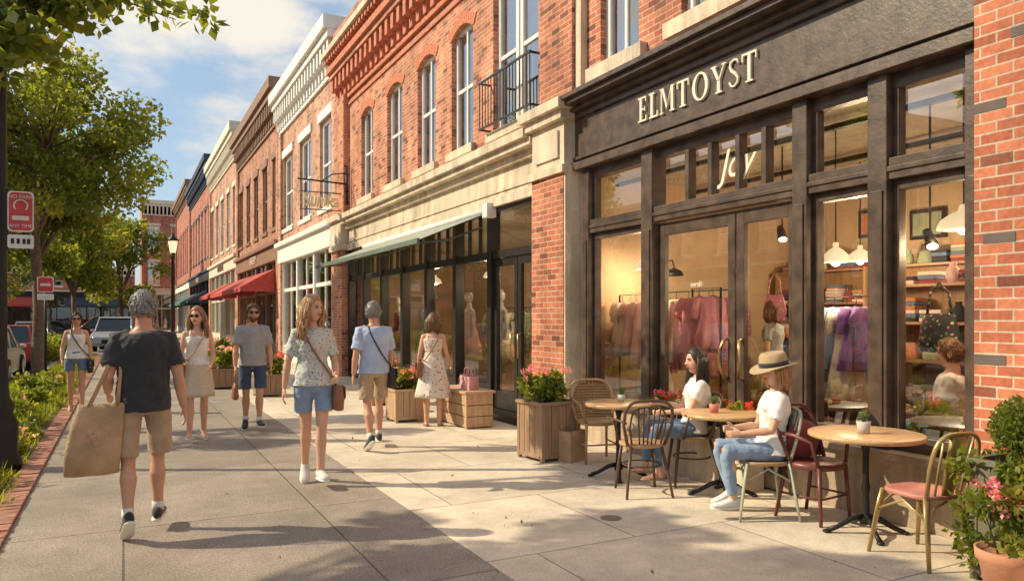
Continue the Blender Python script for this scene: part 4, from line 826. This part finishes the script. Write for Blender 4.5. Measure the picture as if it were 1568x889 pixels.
    fs+=[tuple(range(nu-1,-1,-1)),tuple(nv*nu+j for j in range(nu))]
    mb.add(vs,fs,0,True)
    W=lambda x,y,z: HC+MH@(V(x*1.05,y*1.03,z)*HS)
    M4=MH.to_4x4()
    for sg in(-1,1):
        mb.ell(W(sg*.077,-.005,-.008),(.009,.02,.033),0,10,8,M=M4)
        mb.ell(W(sg*.029,.0725,.004),(.0160,.009,.0080),1,10,8,M=M4); mb.ell(W(sg*.029,.0798,.004),(.0075,.004,.0075),2,8,6,M=M4)
        mb.tube([W(sg*.014,.087,.021),W(sg*.03,.085,.026),W(sg*.046,.075,.022)],[.0033,.0042,.0025],4,6)
        mb.tube([W(sg*.015,.080,.0100),W(sg*.029,.0835,.0130),W(sg*.043,.074,.009)],[.002,.003,.002],2,6)
        if O.get('shades'): mb.ell(W(sg*.031,.090,.003),(.027,.009,.020),5,14,8,M=M4); mb.tube([W(sg*.05,.086,.008),W(sg*.074,.06,.008),W(sg*.08,0,.004)],.0028,5,6)
    if O.get('shades'): mb.tube([W(-.012,.097,.008),W(.012,.097,.008)],.0035,5,6)
    mb.tube([W(-.024,.079,-.055),W(-.008,.0895,-.0535),W(.008,.0895,-.0535),W(.024,.079,-.055)],[.002,.005,.005,.002],3,8); mb.tube([W(-.018,.079,-.0600),W(0,.0890,-.0625),W(.018,.079,-.0600)],[.002,.0055,.002],3,8)
    hm,style=O['hair']
    mb.build('head',[skin,EYW,EYD,LIP,hm,SUNG],E)
    mb=MB(); rd=random.Random(len(name)+int(loc[0]*10)); vs=[]
    def inhair(x,y,z):
        fa_=abs(math.atan2(x,y))/math.pi
        hl=.58 if fa_<.16 else (.58-(fa_-.16)/.14*.45 if fa_<.30 else (.13-(fa_-.30)/.12*.45 if fa_<.42 else -.42))
        if style!='short' and fa_>.4: hl=-.55
        return z>hl
    g=1.07 if style=='short' else 1.13
    nu,nv=60,44
    grid=[[None]*nu for _ in range(nv+1)]
    for i in range(nv+1):
        th=max(.02,min(math.pi-.02,math.pi*i/nv))
        for j in range(nu):
            ph=2*math.pi*j/nu; d=(math.sin(th)*math.cos(ph),math.sin(th)*math.sin(ph),-math.cos(th)); gg=g+rd.uniform(-.010,.010)
            p=headpt(*d,gg,1)
            if not inhair(*d): p=p*(.93/g)
            grid[i][j]=len(vs); vs.append(HC+MH@p)
    kf=[]
    for i in range(nv):
        for j in range(nu):
            ph=2*math.pi*(j+.5)/nu; th=math.pi*(i+.5)/nv; a_=math.sin(th)*math.cos(ph); b_=math.sin(th)*math.sin(ph); c_=-math.cos(th)
            if inhair(a_,b_,c_-.04) or inhair(a_,b_,c_+.08): q=(j+1)%nu; kf.append((grid[i][j],grid[i][q],grid[i+1][q],grid[i+1][j]))
    kf.append(tuple(grid[nv][j] for j in range(nu))); mb.add(vs,kf,0,True)
    if style in('long','wavy'):
        Lh=O.get('hl',.3)
        for i in range(190):
            a=rd.uniform(-1,1); sgn=math.copysign(1,a); an=(math.pi-(abs(a)**.85)*math.radians(112 if style=='wavy' else 102))*sgn; el=rd.uniform(.1,1.1); d=V(math.sin(an)*math.cos(el),math.cos(an)*math.cos(el),math.sin(el))
            p=HC+MH@headpt(d.x,d.y,d.z,1.10,1); pts=[p]; rr=rd.uniform(1.0,1.28 if style=='long' else 1.4); ln=Lh*rd.uniform(.7,1.1); ph=rd.random()*6
            pts.append(HC+MH@V(math.sin(an)*.092*rr,math.cos(an)*.106*rr,-.01))
            for q in (.25,.45,.65,.85,1.0):
                wv=.026*math.sin(q*12+ph) if style=='wavy' else .004*math.sin(q*5+ph)
                e=MH@V(math.sin(an)*(.088*rr+.03*q+wv),math.cos(an)*(.09*rr-.01*q)+wv-.015*q,-.01); e=HC+e-V(0,0,ln*q)
                if math.cos(an)>-.45: e.y+=.05*q
                pts.append(e)
            mb.tube(pts,[.006,.012,.013,.013,.011,.009,.003],0,6)
    elif style=='bob':
        for i in range(130):
            a=rd.uniform(-1,1); an=(math.pi-(abs(a)**.9)*math.radians(108))*math.copysign(1,a); el=rd.uniform(.2,.9); p=HC+MH@headpt(math.sin(an)*math.cos(el),math.cos(an)*math.cos(el),math.sin(el),1.08,1)
            rr=rd.uniform(1.0,1.28); ln=rd.uniform(.10,.18); mb.tube([p,HC+MH@V(math.sin(an)*.094*rr,math.cos(an)*.106*rr,0),HC+MH@V(math.sin(an)*.096*rr,math.cos(an)*.096*rr,-ln*.6),HC+MH@V(math.sin(an)*.08*rr,math.cos(an)*.084*rr,-ln)],[.006,.013,.012,.004],0,6)
    else:
        for i in range(620):
            ph=rd.uniform(0,2*math.pi); th=math.acos(rd.uniform(-.42,1)); d=V(math.sin(th)*math.cos(ph),math.sin(th)*math.sin(ph),math.cos(th))
            if not inhair(*d): continue
            vol=1.17 if d.z>.1 else 1.10
            p=headpt(*d,1.04,1); q=headpt(d.x+rd.uniform(-.12,.12),d.y+rd.uniform(-.12,.12)+.05,d.z-.14+rd.uniform(-.08,.08),vol+rd.uniform(-.03,.03),1); mb.tube([HC+MH@p,HC+MH@(p.lerp(q,.5)*1.04),HC+MH@q],[.006,.0055,.0012],0,4)
        if O.get('beard'):
            for i in range(260):
                ax=rd.uniform(-1.35,1.35); z=rd.uniform(-.95,-.42); c=math.sqrt(1-z*z)
                if abs(ax)<.35 and z>-.62: continue
                p=headpt(math.sin(ax)*c,math.cos(ax)*c,z); mb.tube([HC+MH@p,HC+MH@(p*1.07+V(0,0,-.006))],[.005,.001],0,5)
    mb.build('hair',[hm],E)
    tk=O['top']; tm=O['topm']; mb=MB(); h0=O.get('hem',-.07); g=O.get('loose',.014)
    Sx=[x for x in S if h0-.02<x[0]<(.475 if tk!='tank' else .43)]
    first=[x for x in S if x[0]>=h0][0]
    Sx=[(h0,first[1]+g*1.4+(.008 if tk!='tank' else 0),first[2]+g*1.4)]+[(x[0],x[1]+g,x[2]+g) for x in Sx if x[0]>h0+.02]
    if tk!='tank': Sx+=[(.486,.092 if not fem else .085,.075)]
    mb.loft([ring(*x) for x in Sx],0)
    if fem:
        for sg in(-1,1): mb.ell(pel+t*.335+lat*sg*.062+fw*.075,(.056,.05,.056),0)
    sl=O.get('sleeve',.6)
    for sh,el,wr,sg,ua,fa,q in arms:
        if tk=='tank': mb.tube([pel+t*.42+lat*sg*.085+fw*.10,pel+t*.485+lat*sg*.085+fw*.02,pel+t*.425+lat*sg*.085-fw*.09],.014,0,8)
        else: mb.tube([sh-lat*sg*.08+t*.022,sh+t*.003,sh+ua*.1,sh+ua*(.285*sl)],[.055*k,.068*k,.064*k+.002,.066*k+O.get('sf',.0)],0,16)
    mb.build('top',[tm],E,remesh=.011,smooth=3,disp=O.get('wr',.018),ds=.06)
    bk_=O['bottom']; bm=O['botm']; mb=MB()
    if bk_ in('shorts','jeans'):
        fr=O.get('leg',.5)
        mb.loft([ring(*x) for x in [(-.11,.12,.09)]+[(x[0],x[1]+.012,x[2]+.012) for x in S if -.1<x[0]<.09]+[(.1,.155-(.02 if fem else 0),.115)]],0)
        for sgn_,(hip,kn,an,fd,sd_,upv) in zip((-1,1),LG_):
            th=(kn-hip).normalized(); shn=(an-kn).normalized(); ou=V(sgn_*.014,0,0)
            if bk_=='shorts': mb.tube([hip+V(0,0,.03),hip+th*.08+ou*.4,hip+th*(.43*fr*.6)+ou,hip+th*(.43*fr)+ou*1.3],[.088,.092,.086,.087],0,20)
            else: mb.tube([hip+V(0,0,.02),hip+th*.1,hip+th*.28,kn,kn+shn*.05,kn+shn*.2,an-shn*.03],[.088,.088,.074,.062,.060,.056,.046],0,20)
        mb.build('trousers' if bk_=='jeans' else 'shorts',[bm],E,remesh=.011,smooth=2,disp=.016,ds=.06)
    else:
        ln=O.get('len',.4); fl=O.get('flare',.2); av=(U(P['thL'])+U(P['thR']))*.5; rings=[]
        for q in [i/10 for i in range(11)]:
            d=q*(ln+.14)-.14; a=.13+.045*min(1,(d+.14)/.14)+max(0,d)*fl; b=.098+.03*min(1,(d+.14)/.14)+max(0,d)*(fl+.06)
            c=pel+V(0,av.y*max(0,d),-d); rings.append([c+V((a+.014*max(0,q-.2)*math.sin(7*u+1)+.006*q*math.sin(13*u))*math.cos(u),(b+.014*max(0,q-.2)*math.sin(7*u+1))*math.sin(u),0) for u in [2*math.pi*j/56 for j in range(56)]])
        mb.loft(rings[::-1],0); mb.build('skirt',[bm],E,disp=.006,ds=.06)
    mb=MB()
    for hip,kn,an,fd,sd_,upv in LG_:
        if O.get('shoe')=='sandal':
            mb.tube([an-fd*.07-upv*.082,an-upv*.082,an+fd*.1-upv*.082,an+fd*.185-upv*.082],[(.028,.007),(.032,.007),(.042,.007),(.025,.006)],1,12,ref=sd_)
            for d_,h_ in((.1,.066),(.02,.045)): mb.tube([an+fd*d_-upv*.084+sd_*.038,an+fd*d_-upv*(h_-.012)+sd_*.02,an+fd*d_-upv*(h_-.012)-sd_*.02,an+fd*d_-upv*.084-sd_*.038],.008,0,6)
        else:
            sec=[(-.078,.018,.05),(-.062,.032,.085),(-.03,.038,.095),(.02,.038,.088),(.06,.041,.068),(.11,.046,.052),(.155,.044,.046),(.185,.034,.038),(.2,.014,.02)]
            mb.tube([an+fd*d-upv*(.08-h/2) for d,w_,h in sec],[(w_,h/2) for d,w_,h in sec],0,16,ref=sd_)
            mb.tube([an+fd*d-upv*.080 for d,w_,h in sec],[(w_+.004,.011) for d,w_,h in sec],1,16,ref=sd_)
            sk_=O.get('sock')
            if sk_: mb.tube([an-upv*.02,an-(an-kn).normalized()*.05],[.042,.041],2,14)
            for q in(.02,.045,.07): mb.tube([an+fd*q-upv*(.0+q*.35+.01)+sd_*.02,an+fd*(q+.005)-upv*(-.004+q*.38),an+fd*q-upv*(.0+q*.35+.01)-sd_*.02],.003,1,5)
    mb.build('shoes',[O.get('shoem',BK),O.get('solem',WHITE),O.get('sock') or WHITE],E)
    return E,dict(pel=pel,t=t,arms=arms,HC=HC,MH=MH,rot=rot_of(face),s=s,loc=E.location.copy())
def carried(name,info): return group(name,info['loc'],info['rot'],info['s'])
def crossbag(info,side,m,name='crossbody_bag',size=(.12,.16,.045),drop=-.02,fwd=0.02):
    E=carried(name,info); pel,t=info['pel'],info['t']; mb=MB(); s=side
    def T(x,y,h): return pel+V(x,0,0)+t*h+V(0,y,0)
    for yy in(-1,1):
        mb.tube([T(-.075*s,0,.502),T(-.085*s,.078*yy,.478),T(-.07*s,.138*yy,.40),T(-.02*s,.147*yy,.30),T(.05*s,.133*yy,.18),T(.13*s,.120*yy,.07),T(.195*s,.05*yy,drop),T(.205*s,.02*yy,drop-.05)],.009,0,8)
    w_,h_,d_=size; c=T(.215*s,fwd,drop-.04)
    mb.loft([[c+V(d_*k*math.copysign(abs(math.sin(u))**.5,math.sin(u)),w_*k2*math.copysign(abs(math.cos(u))**.5,math.cos(u)),z) for u in [-2*math.pi*j/24 for j in range(24)]] for z,k,k2 in ((-h_*1.25,.5,.85),(-h_*1.2,.95,1),(-h_*.6,1.1,1.03),(-h_*.1,.9,.95),(0,.4,.85))],0)
    mb.loft([[c+V(s*(d_*1.12)*k,w_*x,z) for x,z in ((-.9,-.01),(.9,-.01),(.95,-h_*.55),(.5,-h_*.72),(-.5,-h_*.72),(-.95,-h_*.55))] for k in (.9,1.08)],0,False)
    mb.ell(c+V(s*d_*1.25,0,-h_*.6),.009,1)
    mb.build('bag_and_strap',[m,BRASS],E)
LEA=mat('tan_leather',(.27,.12,.055),.45,var=.2); LEB=mat('black_leather',(.02,.02,.025),.45)
H_grey=hairm('hair_grey',(.27,.25,.23)); H_lb=hairm('hair_light_brown',(.42,.23,.10)); H_br=hairm('hair_brown',(.17,.085,.045)); H_dk=hairm('hair_dark',(.045,.026,.017)); H_bl=hairm('hair_auburn',(.30,.14,.065))
KH=cloth('khaki',(.43,.31,.20)); NAVY=cloth('navy',(.045,.07,.13)); GRY=cloth('grey_tee',(.34,.34,.35)); LBL=cloth('light_blue',(.42,.51,.72)); WTE=cloth('white_tee',(.80,.78,.74)); BLKT=cloth('black_tee',(.030,.030,.034)); JEAN=cloth('jeans_light',(.24,.33,.46)); JEAND=cloth('jeans_mid',(.13,.20,.32)); BEI=pattern('beige_lace',(.60,.49,.38),[(.74,.65,.54),(.46,.35,.26),(.68,.57,.46)],40,.3)
BLOU=pattern('blouse_floral',(.60,.61,.57),[(.12,.20,.26),(.22,.28,.26),(.66,.48,.38)],44,.40)
DRF=pattern('dress_floral',(.76,.67,.58),[(.45,.08,.07),(.12,.16,.12),(.55,.28,.2)],24,.33)
WS=cloth('sneaker_white',(.72,.70,.66)); BS=cloth('sneaker_black',(.03,.03,.03)); SAND=mat('sandal_leather',(.42,.26,.16),.5)
arm_dn=dict(uaL=(-.2,-.1,-1),faL=(-.1,.2,-1),uaR=(.2,.12,-1),faR=(.1,.4,-1))
e,i=human('walking_man',(.13,6.10),(0.02,1),1.745,False,dict(thR=(.02,.26,-.96),shR=(0,-.03,-1),fpR=-4,thL=(-.03,-.10,-1),shL=(0,-.42,-.9),fpL=38,lean=(.0,.03,1),uaR=(.22,-.10,-.96),faR=(.16,.18,-.97),uaL=(-.22,-.22,-.95),faL=(-.02,.85,-.5),hy=-6),dict(skin=SKT,hair=(H_grey,'short'),top='tee',topm=BLKT,bottom='shorts',botm=KH,leg=.93,loose=.024,hem=-.10,sleeve=.72,shoem=BS,solem=WHITE,sock=WS,sf=.008,wr=.026),.007)
E=carried('tote_bag',i); mb=MB(); c=V(-.27,-.10,.98)
mb.loft([[c+V(x_*a+sx,y_*b,z) for x_,y_ in [(math.copysign(abs(math.cos(u))**.35,math.cos(u)),math.copysign(abs(math.sin(u))**.6,math.sin(u))) for u in [2*math.pi*j/32 for j in range(32)]]] for z,a,b,sx in ((-.50,.12,.03,-.06),(-.49,.17,.05,-.06),(-.35,.178,.07,-.05),(-.18,.165,.055,-.03),(-.04,.15,.03,0),(0,.145,.012,0))],0)
for y in(-.015,.02): mb.tube([c+V(-.08,y,-.02),c+V(-.02,y,.12),c+V(.07,y+.04,.34),V(-.15,-.02+y,1.435),c+V(.12,y+.03,.2),c+V(.10,y,-.02)],[(.014,.005)]*6,0,8,ref=V(1,0,0))
TOTE=mat('canvas_tote',(.47,.31,.17),.85,var=.2,bump=.35,bs=60); TPR=mat('faded_print',(.52,.30,.22),.85)
for dx,dz,rr_ in ((-.07,-.19,.022),(-.05,-.23,.028),(-.085,-.25,.018),(-.03,-.27,.02)): mb.ell(c+V(dx,-.064,dz),(rr_,.006,rr_),1)
mb.build('bag_and_straps',[TOTE,TPR],E,disp=.018,ds=.1)
e,i=human('walking_woman',(1.6,7.12),(-.10,-1),1.755,True,dict(thL=(.05,.20,-.97),shL=(.03,.02,-1),fpL=-4,thR=(-.06,-.10,-1),shR=(-.02,-.40,-.9),fpR=36,lean=(.03,.0,1),uaR=(.26,-.16,-.94),faR=(.14,.10,-1),uaL=(-.24,.0,-.96),faL=(.05,.75,-.35),hy=42,hp=2,curlL=40),dict(hair=(H_lb,'wavy'),hl=.27,top='tee',topm=BLOU,bottom='shorts',botm=JEAN,leg=.66,loose=.020,hem=-.06,sleeve=.75,sf=.006,shoem=WS,solem=WHITE,sock=None,wr=.024),.007)
crossbag(i,-1,LEA,size=(.13,.19,.05),drop=-.02,fwd=.06)
e,i=human('walking_man',(2.68,8.7),(.05,1),1.74,False,dict(thR=(.02,.30,-.95),shR=(0,.0,-1),fpR=-6,thL=(-.02,-.16,-1),shL=(0,-.36,-.93),fpL=32,lean=(0,.02,1),uaR=(.2,.2,-.96),faR=(.08,.5,-.85),uaL=(-.2,-.18,-.96),faL=(-.1,.1,-1),hy=-35),dict(skin=SKT,hair=(H_grey,'short'),top='tee',topm=LBL,bottom='shorts',botm=KH,leg=.85,loose=.024,hem=-.08,sleeve=.8,shoem=BS,sock=WS,sf=.008,wr=.024))
crossbag(i,1,LEB,size=(.1,.2,.045),drop=.02,fwd=.0)
e,i=human('standing_woman',(4.02,10.15),(.35,.94),1.66,True,dict(thR=(.03,.05,-1),shR=(0,-.02,-1),thL=(-.03,.0,-1),shL=(0,-.05,-1),uaR=(.25,.1,-.95),faR=(.2,.6,-.5),uaL=(-.22,.0,-.97),faL=(.0,.35,-.9),hy=-20),dict(hair=(H_br,'bob'),top='tank',topm=DRF,bottom='skirt',botm=DRF,len=.5,flare=.22,shoe='sandal',shoem=SAND,solem=SAND,hem=.02))
crossbag(i,-1,LEA,name='shoulder_bag',size=(.14,.2,.05),drop=.1,fwd=-.03)
e,i=human('walking_man',(1.62,11.0),(-.08,-1),1.745,False,dict(thL=(.0,.16,-.98),shL=(0,-.02,-1),fpL=-3,thR=(0,-.06,-1),shR=(0,-.25,-.96),fpR=20,hy=6,uaL=(-.2,-.1,-.96),faL=(-.06,.2,-1),uaR=(.2,.1,-.96),faR=(.04,.3,-1),curlR=50),dict(skin=SKT,hair=(H_br,'short'),beard=True,shades=True,top='tee',topm=GRY,bottom='shorts',botm=NAVY,leg=.88,loose=.022,hem=-.08,sleeve=.75,shoem=BS,sock=WS,sf=.006))
E=carried('hand_bag',i); mb=MB(); a=i['arms'][1]; c=a[2]+a[5]*.1
mb.tube([c+V(0,-.07,-.14),c+V(0,-.05,-.03),c,c+V(0,.05,-.03),c+V(0,.07,-.14)],.008,0,6); mb.tube([c+V(0,0,-.36),c+V(0,0,-.34),c+V(0,0,-.2),c+V(0,0,-.13)],[(.12,.03),(.13,.05),(.11,.04),(.09,.015)],0,18,ref=V(0,1,0)); mb.build('bag',[LEA],E)
e,i=human('walking_woman',(.84,10.35),(-.05,-1),1.69,True,dict(thR=(.0,.16,-.98),shR=(.02,.02,-1),fpR=-2,thL=(0,-.08,-1),shL=(0,-.3,-.95),fpL=24,uaR=(.22,.0,-.97),faR=(-.1,.75,-.2),uaL=(-.2,-.05,-.96),faL=(.1,.6,-.35),hy=-25),dict(hair=(H_bl,'long'),hl=.26,shades=True,top='tank',topm=WTE,hem=.02,bottom='skirt',botm=BEI,len=.40,flare=.12,shoe='sandal',shoem=WS,solem=WS))
crossbag(i,1,TOTE,name='shoulder_bag',size=(.15,.2,.05),drop=.13,fwd=0)
e,i=human('walking_woman',(-.70,14.3),(.05,-1),1.64,True,dict(thL=(.0,.16,-.98),shL=(0,0,-1),thR=(0,-.08,-1),shR=(0,-.3,-.95),fpR=24,uaR=(.26,0,-.96),faR=(.0,.5,-.85),uaL=(-.26,.05,-.96),faL=(-.05,.4,-.9)),dict(hair=(H_dk,'short'),shades=True,top='tank',topm=WTE,hem=-.03,bottom='shorts',botm=JEAND,leg=.5,shoe='sandal',shoem=SAND,solem=SAND,skin=SKT),.009)
crossbag(i,-1,LEB,size=(.14,.2,.05),drop=-.0,fwd=.06)
sit=dict(pz=.55,thL=(-.12,1,.02),thR=(.10,1,.04),shL=(-.02,-.1,-1),shR=(.0,.1,-1),lean=(0,-.10,1))
e,i=human('seated_woman',(4.86,5.49,0),(-.88,.47),1.66,True,dict(sit,uaL=(-.2,.45,-.87),faL=(.3,.9,-.1),uaR=(.18,.45,-.87),faR=(-.25,.9,.15),hy=12,hoff=(0,.01,0),curlL=40,curlR=45),dict(hair=(H_dk,'long'),hl=.30,top='tee',topm=WTE,bottom='jeans',botm=JEAND,loose=.018,hem=-.05,sleeve=.6,shoe='sandal',shoem=SAND,solem=SAND))
e,i=human('seated_woman',(4.64,4.33,0),(-.88,.47),1.62,True,dict(sit,thL=(-.1,1,0.02),shL=(0,-.15,-1),shR=(0,-.3,-1),fpR=20,uaL=(-.18,.35,-.92),faL=(.25,.95,-.12),uaR=(.14,.35,-.92),faR=(-.3,.95,-.05),hp=-6,hy=14,curlL=40,curlR=40),dict(hair=(H_lb,'bob'),top='tee',topm=WTE,bottom='jeans',botm=JEAN,loose=.02,hem=-.05,sleeve=.65,shoem=WS))
E=carried('straw_hat',i); mb=MB()
STR=mat('straw',(.60,.44,.26),.8,bump=.8,bs=160); MHh=i['MH']@Matrix.Rotation(-.06,3,'X'); HCi=i['HC']+i['MH']@V(0,-.006,.040)
def hr(r_,z,e=0): return [HCi+MHh@V(r_*math.cos(u)*.93,r_*1.08*math.sin(u),z+e*(.03*math.cos(u)**2-.012*math.sin(u))) for u in [2*math.pi*j/40 for j in range(40)]]
mb.loft([hr(.20,-.022,1),hr(.197,-.014,1),hr(.16,-.004,.5),hr(.119,.004),hr(.115,.05),hr(.107,.10),hr(.090,.122),hr(.045,.108),hr(.005,.102)],0,cap=False)
mb.loft([hr(.1215,.008),hr(.1180,.046)],1,cap=False); mb.build('hat',[STR,BK],E,solid=.003)
human('shop_customer',(7.3,6.75,.12),(-.2,1),1.7,True,dict(thL=(0,.03,-1),shL=(0,0,-1),thR=(0,.03,-1),shR=(0,0,-1),**arm_dn),dict(hair=(H_br,'bob'),top='tee',topm=GRY,bottom='jeans',botm=JEAND),.012)
human('shop_customer',(5.98,3.72,.0),(-.5,1),1.65,False,dict(sit,pz=.68,uaL=(-.2,.3,-.9),faL=(.1,.9,-.1),uaR=(.2,.3,-.9),faR=(-.1,.9,-.1)),dict(hair=(H_br,'short'),top='tee',topm=WTE,bottom='jeans',botm=JEAND),.012)
# ---------------------------------------------------------------- street furniture
def lamp(loc,h,name='street_lamp'):
    E=group(name,loc); mb=MB(); mb.lathe((0,0,0),[(.19,0),(.19,.12),(.15,.2),(.16,.5),(.11,.62),(.13,.68),(.075,.8),(.06,1.2),(.05,h-.7),(.07,h-.66),(.04,h-.6),(.09,h-.5)],0,16)
    mb.lathe((0,0,0),[(.09,h-.5),(.15,h-.1),(.15,h-.09)],1,12); mb.lathe((0,0,0),[(.19,h-.09),(.16,h-.02),(.05,h+.1),(.02,h+.2)],0,12); mb.build('post_and_lantern',[IRON,SHADE],E)
lamp((1.5,28,0),4.3); lamp((-1.14,9.35,-.02),6.8)
RED=mat('sign_red',(.55,.05,.05),.5,bump=0); SGW=mat('sign_white',(.72,.70,.66),.5,bump=0)
def plate(mb,y,x0,x1,z0,z1,m,r=.04):
    pts=[]
    for cx,cz,a0 in ((x1-r,z1-r,0),(x0+r,z1-r,90),(x0+r,z0+r,180),(x1-r,z0+r,270)):
        for k in range(5): a=math.radians(a0+k*22.5); pts.append((cx+r*math.cos(a),cz+r*math.sin(a)))
    n=len(pts); mb.add([V(x,y,z) for x,z in pts]+[V(x,y+.004,z) for x,z in pts],[tuple(range(n-1,-1,-1)),tuple(range(n,2*n))]+[(i,(i+1)%n,(i+1)%n+n,i+n) for i in range(n)],m)
ESg=group('traffic_sign',(-1.0,9.15,0),0)
mb=MB(); plate(mb,0,-.06,.17,2.48,2.90,1); plate(mb,-.004,-.048,.158,2.495,2.885,0); plate(mb,-.008,-.02,.13,2.60,2.645,1,.015)
mb.tube([V(.055+.06*math.cos(a),-.008,2.75+.06*math.sin(a)) for a in [i*math.pi/8 for i in range(-2,11)]],.008,1,6)
plate(mb,0,-.06,.17,2.31,2.45,1,.02)
for x in(-.03,.02,.07,.11): mb.box(x,x+.028,-.003,-.001,2.355,2.41,2)
mb.box(-.08,-.05,.01,.03,2.3,2.92,2); mb.build('plates',[RED,SGW,IRON],ESg)
text('sign_lettering','NO PARK',.05,(.055,-.01,2.84),(math.pi/2,0,0),SGW,ESg,.001); text('sign_lettering','ANY TIME',.045,(.055,-.01,2.54),(math.pi/2,0,0),SGW,ESg,.001)
E=group('traffic_sign',(-1.55,19.5,0)); mb=MB(); mb.tube([V(0,.03,0),V(0,.03,2.5)],.028,2,8); plate(mb,0,-.16,.16,2.15,2.5,1); plate(mb,-.004,-.14,.14,2.17,2.48,0); plate(mb,-.008,-.1,.1,2.29,2.35,1,.01); plate(mb,0,-.16,.16,1.98,2.12,1,.02); mb.build('post_and_plates',[RED,SGW,IRON],E)
def car(name,loc,rot,c,suv=False):
    E=group(name,loc,rot); mb=MB(); H2=1.0 if suv else .88; top=1.72 if suv else 1.45
    pr=[(-2.2,.35),(-2.25,.6),(-2.2,H2),(-1.2,H2+.05),(1.0,H2+.02),(1.9,H2-.12),(2.2,H2-.28),(2.25,.45),(2.15,.28),(-2.1,.28)]
    mb.loft([[V(x,y*k,.28+(z-.28)*kz) for y,z in pr] for x,k,kz in ((-.88,.97,.93),(-.92,1,.97),(-.86,1,1),(.86,1,1),(.92,1,.97),(.88,.97,.93))],0,False)
    ca=[(-2.05 if suv else -1.7,H2),(-1.75 if suv else -1.1,top-.05),(-1.4 if suv else -.8,top),(.2,top),(1.15,H2)]
    mb.loft([[V(x*(1 if z<top-.2 else .86),y,z) for y,z in ca] for x in (-.82,.82)],1,False)
    mb.loft([[V(x,y,z) for y,z in ((ca[1][0]+.05,top-.03),(ca[2][0],top+.015),(.2,top+.015),(.35,top-.05))] for x in(-.72,.72)],0,False)
    for sx in(-1,1):
        for y0,y1 in((ca[0][0]+.1,ca[1][0]+.12),(-.35,-.3),(1.12,.22)): mb.tube([V(sx*.83,y0,H2),V(sx*.72,y1,top)],.04,0,6)
        for y in(-1.4,1.4): mb.cyl(V(sx*.72,y,.34),V(sx*.94,y,.34),.34,m=2,n=24); mb.cyl(V(sx*.935,y,.34),V(sx*.95,y,.34),.2,m=3,n=16)
        mb.ell((sx*.68,2.15,.68),(.18,.1,.09),3); mb.ell((sx*.7,-2.2,.8),(.14,.06,.1),4); mb.ell((sx*.98,.85,H2+.05),(.09,.07,.06),0)
    mb.box(-.4,.4,2.2,2.27,.42,.6,2); mb.box(-.25,.25,-2.27,-2.24,.6,.72,3)
    P=mat('car_paint_'+name+str(len(MC)),c,.25,.3,var=.03,bump=0); mb.build('body',[P,mat('car_glass',(.02,.025,.03),.06,bump=0),mat('tyre',(.02,.02,.02),.8),mat('car_chrome',(.6,.6,.6),.25,.9,bump=0),RED],E,bevel=.03)
car('parked_car',(-3.45,23.5,-.13),0,(.65,.64,.62)); car('parked_car',(-3.5,30,-.13),0,(.35,.05,.05)); car('parked_suv',(-.35,44,-.13),math.pi-.1,(.42,.43,.44),True); car('parked_suv',(-1.3,56,-.13),1.4,(.22,.03,.03),True); car('parked_car',(-4.6,50,-.13),math.pi,(.3,.3,.32)); car('parked_car',(-4.8,58,-.13),math.pi/2,(.05,.06,.08))
for i_,y in enumerate((-2,6,16)): car('parked_car',(-10.0,y,-.13),math.pi,((.4,.4,.42),(.1,.15,.3),(.6,.58,.55))[i_])
